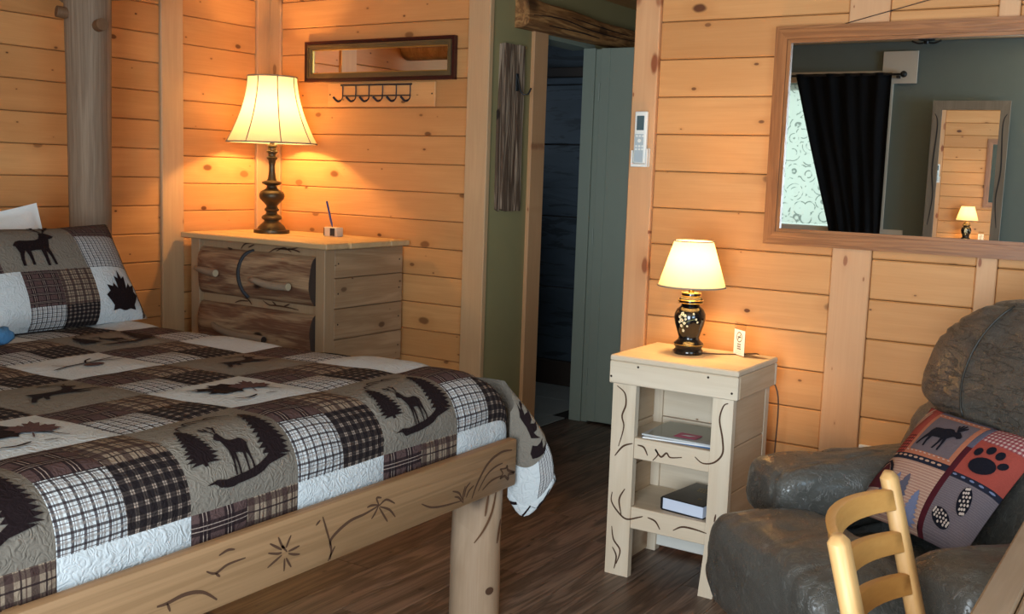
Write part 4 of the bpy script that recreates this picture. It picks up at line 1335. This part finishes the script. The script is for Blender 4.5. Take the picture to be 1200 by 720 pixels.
STAND_MARKS=[[(-1.583,0.641),(-1.554,0.620),(-1.548,0.583),(-1.560,0.543),(-1.552,0.506),(-1.568,0.439)],[(-1.580,0.405),(-1.551,0.442),(-1.517,0.457)],[(-1.499,0.455),(-1.476,0.451),(-1.461,0.426)],[(-1.442,0.413),(-1.425,0.436),(-1.435,0.452),(-1.414,0.430),(-1.395,0.446),(-1.381,0.434),(-1.341,0.441)],[(-1.297,0.451),(-1.270,0.435),(-1.232,0.444),(-1.206,0.477),(-1.209,0.525),(-1.222,0.583),(-1.212,0.627),(-1.197,0.638)],[(-1.583,0.281),(-1.584,0.248),(-1.556,0.215),(-1.525,0.199),(-1.484,0.213),(-1.467,0.220)],[(-1.537,0.300),(-1.556,0.260),(-1.546,0.210)],[(-1.450,0.220),(-1.422,0.213),(-1.404,0.189)],[(-1.358,0.196),(-1.328,0.214),(-1.289,0.216),(-1.243,0.211)],[(-1.579,0.164),(-1.570,0.120),(-1.544,0.087),(-1.556,0.038)],[(-1.573,0.093),(-1.557,0.064),(-1.563,0.020)],[(-1.220,0.253),(-1.216,0.279)]]
for mk in STAND_MARKS:
    bm = bmesh.new()
    stroke(bm, mk, .0062, lambda a, b, h: (a, 3.1122-h, b), .0, 6)
    xm = sum(a for a, b in mk)/len(mk)
    zm = sum(b for a, b in mk)/len(mk)
    host = ls if xm < -1.513 else rs if xm > -1.249 else (r1 if zm > .33 else r2)
    obj('burn_mark', bm, 'burn', host)

# lamp on the nightstand
sl = thing('table_lamp', 'small lit lamp with black china base and blossom painting on the nightstand', 'lamp', (-1.425, 3.31, .743))
prof2 = [(0, 0), (.047, 0), (.049, .004), (.049, .012), (.044, .018), (.046, .024), (.049, .030), (.049, .036), (.043, .042), (.036, .048), (.034, .056), (.040, .075), (.048, .100), (.052, .120), (.051, .135), (.044, .150), (.034, .158), (.030, .163), (.032, .168), (.039, .172), (.041, .178), (.039, .184), (.034, .190), (.030, .194), (.031, .202), (.029, .207), (.012, .210), (0, .210)]
lb2 = obj('lamp_base', lathe(prof2, 44), 'china', sl, None, 40)
def band(r, z, rad=.0016): return tube([(r*math.cos(2*PI*i/40), r*math.sin(2*PI*i/40), z) for i in range(41)], rad, 6, None, False)
for r_, z_ in ((.0495, .033), (.0405, .172), (.041, .181), (.0315, .194), (.0315, .205)):
    obj('gold_band', band(r_, z_), 'gold', lb2, None, 180)
obj('neck', lathe([(0, .2103), (.010, .2103), (.010, .232), (.013, .236), (.012, .262), (0, .262)], 18), 'brass', sl, None, 40)
def rbase(z):
    for (r0, z0), (r1_, z1) in zip(prof2, prof2[1:]):
        if z0 <= z <= z1 and z1 > z0: return r0+(r1_-r0)*(z-z0)/(z1-z0)
    return .04
view_a = math.atan2(-3.31, 1.425)
def Sv(a, b, h):
    r_ = rbase(b)+h
    ang = view_a+a/.05
    return Vector((r_*math.cos(ang), r_*math.sin(ang), b))
rb = random.Random(3)
for (a, b, s_) in ((-.026, .138, .0075), (-.034, .128, .006), (-.016, .132, .006), (-.028, .117, .0075), (-.018, .108, .006), (-.030, .098, .006), (-.024, .082, .006), (-.014, .121, .0045), (.020, .122, .004), (.026, .112, .004), (-.036, .110, .005), (.012, .140, .004), (-.008, .098, .004)):
    polys = [ell(a+s_*.55*math.cos(2*PI*k/5), b+s_*.55*math.sin(2*PI*k/5), s_*.42, s_*.42, 8) for k in range(5)]
    obj('blossom', decal_poly(polys, Sv, .01, .0006), 'blossom', lb2)
for mk in ([(-.030, .075), (-.022, .10), (-.026, .125), (-.010, .138)], [(-.022, .10), (-.005, .115), (.018, .122), (.026, .112)]):
    bm = bmesh.new(); stroke(bm, mk, .0015, Sv, .0004, 6); obj('blossom_twig', bm, 'leaf_paint', lb2)
def cone_shade(r0, z0, r1_, z1, th, n=56):
    return lathe([(r0, z0), (r1_, z1)], n)
sh2 = obj('lamp_shade', cone_shade(.112, .226, .064, .378, .001), 'shade_small', sl, None, 180)
obj('shade_trim', band(.112, .228, .0028), 'piping', sh2, None, 180)
obj('shade_trim', band(.064, .377, .0022), 'piping', sh2, None, 180)
obj('power_cord', tube(catmull([(.047, .01, .005), (.09, .05, .003), (.14, .09, .003), (.17, .13, .003), (.19, .162, -.004), (.22, .168, -.06), (.262, .168, -.14), (.262, .168, -.35), (.261, .168, -.60)], 6), .0024, 6), 'cord', sl, None, 180)
bulb('nightstand_lamp_bulb', (-1.425, 3.31, .743+.305), 8.5, WARM, .02)

# no-smoking card in a clear stand
sg = thing('sign_card', 'small white no smoking card in a clear stand on the nightstand', 'sign', (-1.275, 3.385, .743), math.radians(-38))
obj('acrylic', B(-.034, .034, -.0012, .0012, .0005, .112, .0004), 'clear', sg)
obj('acrylic_foot', B(-.034, .034, .0013, .05, .0003, .0022), 'clear', sg)
cd_ = obj('card', B(-.033, .033, -.0020, -.0013, .004, .088), 'paper', sg)
Sc = lambda a, b, h: (a, -.0021-h, b)
bm = bmesh.new(); stroke(bm, [(.016*math.cos(2*PI*i/24), .064+.016*math.sin(2*PI*i/24)) for i in range(25)], .003, Sc, .0002, 2, False)
stroke(bm, [(-.011, .053), (.011, .075)], .0028, Sc, .0003, 2, False); stroke(bm, [(-.010, .064), (.010, .064)], .004, Sc, .0002, 2, False)
obj('no_smoking_symbol', bm, 'ink', cd_)
rt_ = random.Random(12)
for z_ in (.0375, .0300, .0225):
    bm = bmesh.new()
    x_ = -.011
    while x_ < .010:                      # small print, too fine to read
        w_ = rt_.uniform(.0016, .0032)
        B(x_, x_+w_, -.0023, -.0021, z_, z_+.0046, 0, 1, bm)
        x_ += w_+.0011
    obj('small_print', bm, 'ink', cd_)
for z_, hw_ in ((.0150, .021), (.0095, .023)):
    obj('small_print', B(-hw_, hw_*.8, -.0023, -.0021, z_, z_+.0010), 'paper_grey', cd_)

# folders and papers on the upper shelf, book on the lower one
fd = thing('folder', 'stack of leaflets with a pink card on the upper nightstand shelf', 'folder', (-1.385, 3.262, .470), math.radians(4))
obj('folder_cover', B(-.125, .125, -.115, .115, .0005, .006, .001), 'folder_blue', fd)
obj('sheet', B(-.122, .122, -.118, .112, .0065, .011, .0005), 'paper', fd, None, None, (0, 0, .06))
obj('sheet', B(-.120, .118, -.112, .112, .0115, .017, .0005), 'paper_grey', fd, None, None, (0, 0, -.05))
obj('sheet', B(-.115, .10, -.095, .115, .0173, .0185, .0003), 'clear', fd, None, None, (0, 0, .1))
pk = obj('pink_card', B(-.015, .062, -.085, -.025, .0188, .0198, .0003), 'pink', fd, None, None, (0, 0, -.1))
obj('card_print', prism([(0, -.06), (.03, -.062), (.045, -.045), (.012, -.05)], .0199, .0201), 'paper', pk)
bk = thing('book', 'thick black book with gilt lettering on the lower nightstand shelf', 'book', (-1.335, 3.262, .240), math.radians(-7))
obj('cover', B(-.078, .078, -.112, .112, .0005, .004, .001), 'book_black', bk)
obj('page_block', B(-.074, .076, -.109, .109, .0042, .0418, .001), 'book_page', bk)
cv = obj('cover', B(-.078, .078, -.112, .112, .042, .0455, .001), 'book_black', bk)
obj('spine', B(-.081, -.0745, -.112, .112, .0042, .0418, .001), 'book_black', bk)
for k in range(3):
    bm = bmesh.new()
    for i in range(7-k): B(-.035+i*.011+k*.005, -.028+i*.011+k*.005, .055-k*.016, .063-k*.016, .0456, .0459, 0, 1, bm)
    obj('gilt_lettering', bm, 'gold_print', cv)
obj('gilt_emblem', lathe([(.004, .0456), (.007, .0456), (.007, .0459), (.004, .0459)], 20, None, .03, -.05), 'gold_print', cv)

# ================================================================== LARGE MIRROR
mr = thing('wall_mirror', 'large rectangular mirror in an oak frame hung by a wire over the recliner', 'mirror', (-.700, 3.5935, 1.112))
framed_mirror(mr, -.585, .585, 0, .728, 0.0, [(0, .012, .022, ('oak_frame', 'oak_frame_v')), (.012, .044, .032, ('oak_frame', 'oak_frame_v')), (.044, .055, .022, ('oak_frame', 'oak_frame_v'))], -.012)
obj('hanging_wire', tube([(-.36, -.006, .730), (0, -.008, .815), (.36, -.006, .730)], .0014, 6), 'ink', mr, None, 180)
obj('nail', tube([(0, -.02, .816), (0, .004, .816)], .003, 8), 'ink', mr)
tag(obj('outlet_plate', B(-.915, -.845, 3.589, 3.5985, .36, .462, .002), 'white_plastic'), 'white outlet plate on the plank wall behind the recliner arm', 'outlet')

# ================================================================== RECLINER
RA = -math.atan2(.68, .73)
rec = thing('recliner', 'worn dark grey leather recliner below the oak mirror', 'armchair', (-.707, 2.525, 0), RA)
def leather(name, c, s, e1=.5, e2=.5, fn=None, amp=.006, freq=9, parent=None, nu=110, nv=64, wr=.004, wdir=(10, 10, 10)):
    return obj(name, superell(c, s, e1, e2, nu, nv, fn, amp, freq, wr, wdir), 'leather', parent or rec, None, 180)
RX = .105
leather('base', (RX, .33, .14), (.40, .36, .115), .25, .25, None, .003)
for s_, ax_ in ((-1, -.265), (1, .495)):
    def armfn(p, q, s_=s_):
        f = max(0, -p.y)
        return Vector((q.x*(1+.08*f), q.y, q.z*(1+.16*f)-.022*max(0, p.y)+.012*math.sin(p.y*2.6)))
    arm = leather('armrest', (ax_+(.012 if s_ < 0 else 0), .255-.01*s_, .526), (.115, .315, .092), .62, .36, armfn, .008, 9, None, 110, 64, .0045, (16, 5, 9))
    leather('arm_panel', (ax_+s_*.012, .29, .225), (.092, .275, .222), .35, .35, None, .006)
def seatfn(p, q): return Vector((q.x, q.y, q.z-.03*max(0, p.y)))
leather('seat_cushion', (RX, .22, .365), (.280, .33, .085), .55, .5, seatfn, .008, 9)
def footfn(p, q): return Vector((q.x*(1-.05*max(0, p.z)), q.y-.03*max(0, p.z)*(1 if p.y < 0 else 0), q.z))
leather('footrest', (RX-.005, -.09, .386), (.295, .150, .155), .66, .38, footfn, .010, 7, None, 110, 64, .005, (14, 6, 5))
leather('footrest_flap', (RX, -.045, .125), (.275, .105, .12), .5, .45, None, .010, 9)
def lowfn(p, q): return Vector((q.x, q.y+.09*p.z, q.z))
leather('back_cushion', (RX, .545, .60), (.505, .130, .205), .46, .40, lowfn, .009, 8, None, 120, 64, .006, (7, 9, 14))
def headfn(p, q):
    return Vector((q.x*(1-.10*max(0, p.z)**2), q.y+.070*p.z, q.z-.05*(abs(p.x)**3)*max(0, p.z)))
hr = leather('headrest', (RX, .625, .882), (.485, .155, .172), .46, .46, headfn, .010, 8, None, 130, 70, .006, (5, 8, 17))
hr.data.materials.clear(); hr.data.materials.append(M['leather_cracked'])
def Shead(x_, z_):
    px = x_/.485; pz = max(-.98, min(.98, (z_-.882)/.172))
    e1, e2 = .46, .46
    cph = max(0, 1-abs(pz)**(2/e1))**(e1/2)
    xx = min(.99, abs(px)/max(.05, cph))
    yy = cph*max(0, 1-xx**(2/e2))**(e2/2)
    return (RX+x_, .625-.155*yy+.070*pz-.003, z_)
for s_ in (-1, 1):
    obj('seam', tube([Shead(s_*(.20+.05*math.sin(PI*t)), .745+.285*t) for t in [i/18 for i in range(19)]], .003, 6), 'piping_dark', hr, None, 180)
leather('back_shell', (RX, .74, .52), (.44, .10, .43), .4, .4, lambda p, q: Vector((q.x, q.y+.06*p.z, q.z)), .004)
leather('seat_gusset', (RX, .50, .36), (.29, .12, .16), .4, .4, None, .004)

# ------------------------------------------------------------------ throw cushion
cTL, cU_, cV_ = Vector((-.570, 2.945, .748)), Vector((.304, -.194, -.004)), Vector((-.135, -.21, -.255))
cn = cU_.cross(cV_).normalized()
if cn.dot(Vector((0, 0, 1.33))-cTL) < 0: cn = -cn
def Sc0(b, a, h=0.0, side=1):
    k = max(0, 1-abs(2*a-1)**2.6)*max(0, 1-abs(2*b-1)**2.6)
    pin = .025
    aa = a+pin*(2*a-1)*(abs(2*b-1)**2-1)*1.0
    bb_ = b+pin*(2*b-1)*(abs(2*a-1)**2-1)*1.0
    return cTL+cU_*aa+cV_*bb_+cn*(side*(.058*k**.55+h))
cu = thing('throw_cushion', 'square cushion with moose, paw and pinecone lodge patches on the recliner', 'cushion', tuple(cTL+cU_*.5+cV_))
oc = off(cu)
def cp(a0, a1, b0, b1, mat, n=8):
    return patch(Sc0, b0, b1, a0, a1, mat, cu, oc, n, .0008, 'patch')
cp(0, .16, 0, .30, 'c_rust'); cp(0, .16, .30, .475, 'c_check2'); cp(0, 1, -.0, .0, 'c_navy', 2) if False else None
fr_ = cp(.16, .62, .045, .475, 'c_orange', 12); cp(.16, .62, 0, .045, 'c_grey')
inner = cp(.20, .58, .085, .435, 'c_wood', 10)
inner.data.transform(Matrix.Translation(cn*.0012))
cp(0, .62, .475, .53, 'c_navy'); 
low = cp(0, .62, .53, 1, 'c_stripe', 14)
cp(.62, .67, 0, .28, 'c_grey'); cp(.62, .67, .28, 1, 'c_maroon', 10)
cp(.67, 1, 0, .19, 'c_check'); paw = cp(.67, 1, .19, .50, 'c_rust', 10); cp(.67, 1, .50, .545, 'c_navy'); cone = cp(.67, 1, .545, 1, 'c_barn', 12)
def CM(a0, a1, b0, b1): return lambda x_, y_, h: Sc0(b1+(b0-b1)*y_, a0+(a1-a0)*x_, h)
Sm = CM(.20, .58, .085, .435)
pd = lambda polys, S, mat, par, h=.0024, nm='print', lab=None: print_decal(polys, S, mat, par, None, nm, .08, h, lab)
pd([[(.06+.86*x, .06+.95*y) for x, y in MOOSE]]+[[(.06+.86*x, .06+.95*y) for x, y in q] for q in MOOSE_ANT], Sm, 'c_black', inner, .0034, 'print', 'black moose print')
Sp_ = CM(.67, 1, .19, .50)
pd([ell(.46, .36, .27, .22, 18, .3), ell(.20, .66, .085, .12, 12), ell(.40, .80, .09, .12, 12), ell(.62, .76, .085, .12, 12), ell(.78, .56, .075, .11, 12, -.5)], Sp_, 'c_black', paw, .0028, 'print', 'black bear paw print')
Sn_ = CM(.67, 1, .545, 1)
for (cx, cy, rt) in ((.60, .72, -1.2), (.34, .34, -.3)):
    bd, scs = pinecone(cx, cy, .24, .13, rt)
    o = pd([bd], Sn_, 'c_black', cone, .0028, 'print', 'dark pine cone print')
    pd(scs, Sn_, 'c_cream', cone, .0034)
Sw_ = CM(0, .62, .53, 1)
for pp, mt, hh_ in ((pine(.62, .05, .34, .72, 8, 5), 'c_grey', .0024), (pine(.36, .02, .3, .52, 8, 6), 'c_grey', .0026), (pine(.86, .02, .28, .55, 8, 9), 'c_dusk', .0020), (pine(.48, .3, .22, .45, 7, 10), 'c_dusk', .0018)):
    pd([pp], Sw_, mt, low, hh_)
pd([[(.08, .40), (.08, .66), (.2, .86), (.36, .62), (.34, .40)]], Sw_, 'c_maroon', low, .0030); pd([rib([(.02, .62), (.2, .90), (.42, .56)], .05)], Sw_, 'c_black', low, .0036)
for i in range(10): pd([rib([(.05+i*.09, .5), (.11+i*.09, .5)], .35)], CM(0, .62, .475, .53), 'c_tan', low, .0022)
for i in range(5): pd([rib([(.05+i*.2, .5), (.15+i*.2, .5)], .35)], CM(.67, 1, .50, .545), 'c_dusk', cone, .0022)
for yy_ in (.04, .96):
    for i in range(10): pd([rib([(.04+i*.1, yy_), (.09+i*.1, yy_)], .02)], CM(.17, .61, .055, .465), 'c_cream', fr_, .0022)
for rr_ in (rib([(.5, .95), (.35, .6), (.2, .1)], .14), rib([(.6, .8), (.5, .5), (.4, .2)], .12)):
    pd([rr_], CM(0, .16, 0, .30), 'c_tan', fr_, .0022)
obj('cushion_back', grid(lambda a, b: Sc0(b, a, 0, -1), 14, 14), 'c_maroon', cu, oc, 180)

# ================================================================== LADDER-BACK CHAIR
P1, P2 = Vector((-.428, 1.595)), Vector((-.457, 2.017))
cc_ = (P1+P2)/2
ca = math.atan2(P2.y-P1.y, P2.x-P1.x)-PI/2      # local +Y along the back, local +X towards the seat
ch = thing('dining_chair', 'light beech ladder-back chair with curved slats pushed up to the table', 'chair', (cc_.x, cc_.y, 0), ca)
hw = (P2-P1).length/2
def rake(z): return -.10*(max(0, z-.42)/.38)**1.0+.10
def post_mesh(y_):
    bm = bmesh.new()
    rings = []
    N = 14
    for k in range(13):
        z = .80*k/12
        t = k/12
        wy, wx = .0285-.004*t, .018-.003*t
        if k == 12: wy *= .55; wx *= .55
        if k == 11: z = .790
        rings.append([bm.verts.new((rake(z)+.0+wx*math.copysign(abs(math.cos(2*PI*i/N))**.6, math.cos(2*PI*i/N)), y_+wy*math.copysign(abs(math.sin(2*PI*i/N))**.6, math.sin(2*PI*i/N)), z)) for i in range(N)])
    for a_, b_ in zip(rings, rings[1:]):
        for i in range(N): bm.faces.new((a_[i], a_[(i+1) % N], b_[(i+1) % N], b_[i]))
    bm.faces.new(rings[0][::-1]); bm.faces.new(rings[-1])
    return bm
for y_ in (-hw, hw):
    obj('back_post', post_mesh(y_), 'chair', ch, None, 45)
def slat(zc, hgt, th=.009):
    bm = bmesh.new()
    n = 14
    W_ = hw-.026
    rings = []
    for i in range(n+1):
        t = -1+2*i/n
        y_ = W_*t
        bow = -.055*(1-t*t)
        x_ = rake(zc)+bow
        top = zc+hgt/2+.006*(1-t*t); bot = zc-hgt/2+.004*(1-t*t)
        lean = (rake(top)-rake(bot))/2
        rings.append([bm.verts.new((x_-th+(-lean), y_, bot)), bm.verts.new((x_+th-lean, y_, bot)), bm.verts.new((x_+th+lean, y_, top)), bm.verts.new((x_-th+lean, y_, top))])
    for a_, b_ in zip(rings, rings[1:]):
        for i in range(4): bm.faces.new((a_[i], a_[(i+1) % 4], b_[(i+1) % 4], b_[i]))
    bm.faces.new(rings[0][::-1]); bm.faces.new(rings[-1])
    bmesh.ops.recalc_face_normals(bm, faces=bm.faces)
    bmesh.ops.bevel(bm, geom=bm.edges, offset=.002, segments=1, affect='EDGES')
    return bm
for zc in (.755, .679, .603, .527):
    obj('slat', slat(zc, .037), 'chair_slat', ch, None, 40)
obj('seat', B(.085, .47, -hw-.01, hw+.01, .415, .445, .008, 2), 'chair', ch, None, 40)
for y_ in (-hw, hw):
    obj('front_leg', B(.42, .455, y_-.0175, y_+.0175, 0, .4145, .003), 'chair', ch)
    obj('stretcher', B(.118, .4195, y_-.009, y_+.009, .20, .225, .003), 'chair', ch)
obj('stretcher', B(.428, .446, -hw+.018, hw-.018, .26, .285, .003), 'chair', ch)

# ================================================================== TABLE
TA = math.atan2(-.022, .443)
tb = thing('table', 'grey brown plank table whose edge shows at the lower right corner', 'table', (.19, 1.50, 0))
ot = off(tb)
TX0 = -.226
for i, (x0, x1) in enumerate(((TX0, TX0+.05), (TX0+.052, TX0+.21), (TX0+.212, TX0+.37), (TX0+.372, TX0+.53), (TX0+.532, TX0+.69), (TX0+.692, TX0+.845))):
    obj('table_board', B(x0, x1, .86, 2.12, .722, .75, .004), 'table', tb, ot)
obj('apron', B(TX0+.07, TX0+.775, .93, .95, .63, .7215), 'table', tb, ot); obj('apron', B(TX0+.07, TX0+.775, 2.03, 2.05, .63, .7215), 'table', tb, ot)
for x_ in (TX0+.05, TX0+.735):
    for y_ in (.90, 2.02):
        obj('leg', B(x_, x_+.06, y_, y_+.06, 0, .7215, .004), 'table', tb, ot)

# ================================================================== THINGS SEEN ONLY IN THE MIRRORS
def curtain(b, a, side):
    z = 2.125-1.28*b
    xl = -2.735+(.33*min(1, b/.9))**1.0
    xr = -2.028
    x_ = xl+(xr-xl)*a
    y_ = YO+.075+.013*math.sin(a*2*PI*6+.6*math.sin(b*5))*(1-.3*b)+side*.002+.008*math.sin(a*23+b*3)
    return Vector((x_, y_, z))
ct = thing('curtain', 'black curtain drawn aside in front of the lace, seen in the oak mirror', 'curtain', (-2.38, YO+.08, .85))
bm = grid(lambda a, b: curtain(b, a, 0), 110, 24)
bmesh.ops.solidify(bm, geom=bm.faces, thickness=.003)
obj('cloth', bm, 'navy_curtain', ct, off(ct), 180)
rd = thing('curtain_rod', 'thin black curtain rod with a round finial, seen in the oak mirror', 'curtain rod', (-2.5, YO+.075, 2.11))
orr = off(rd)
obj('rod', tube([(-3.2, YO+.075, 2.112), (-1.965, YO+.075, 2.112)], .008, 10), 'black', rd, orr, 60)
obj('finial', superell((-1.945, YO+.075, 2.112), (.024, .024, .024), 1, 1, 18, 12), 'black', rd, orr, 180)
obj('bracket', B(-1.995, -1.975, YO+.0305, YO+.075, 2.085, 2.103), 'black', rd, orr)
obj('bracket', B(-3.16, -3.14, YO+.0215, YO+.075, 2.085, 2.103), 'black', rd, orr)
bm = grid(lambda a, b: Vector((-3.13+1.04*a, YO+.008+.004*math.sin(a*60), 2.055-1.05*b)), 80, 4)
tag(obj('lace_curtain', bm, 'lace', None, None, 180), 'white scroll patterned lace curtain over the window in the mirror', 'curtain')
tag(obj('white_plaque', B(-2.107, -1.862, YO+.0205, YO+.030, 2.05, 2.28, .002), 'white_paint'), 'white square panel on the green wall above the curtain rod', 'panel')
m2 = thing('framed_mirror', 'tall mirror in a grey driftwood frame seen reflected in the oak mirror', 'mirror', (-1.47, YO+.075, .55), PI+math.radians(-5.1))
framed_mirror(m2, -.25, .25, 0, 1.37, 0.0, [(0, .062, .024, ('grey_frame', 'grey_frame'))], -.012)
for s_ in (-1, 1):
    bm = bmesh.new()
    stroke(bm, [(s_*.225, .5), (s_*.205, .7), (s_*.222, .9), (s_*.21, 1.2), (s_*.232, 1.28)], .01, lambda a, b, h: (a, -.0245-h, b), .0004, 6)
    obj('burn_mark', bm, 'ink', m2)
obj('standoff', B(-.2, .2, .0005, .045, 1.25, 1.29), 'grey_frame', m2)
fx = thing('ceiling_fixture', 'small black bracket light at the ceiling edge, seen in the oak mirror', 'light fixture', (-1.80, -.90, 2.35))
obj('rose', lathe([(0, -.001), (.055, -.001), (.055, -.008), (.02, -.016), (.016, -.034), (0, -.034)], 24), 'black', fx, None, 40)
for s_ in (-1, 1):
    obj('arm', tube(catmull([(0, 0, -.022), (s_*.05, 0, -.03), (s_*.10, 0, -.012)], 5), .006, 8), 'black', fx, None, 60)
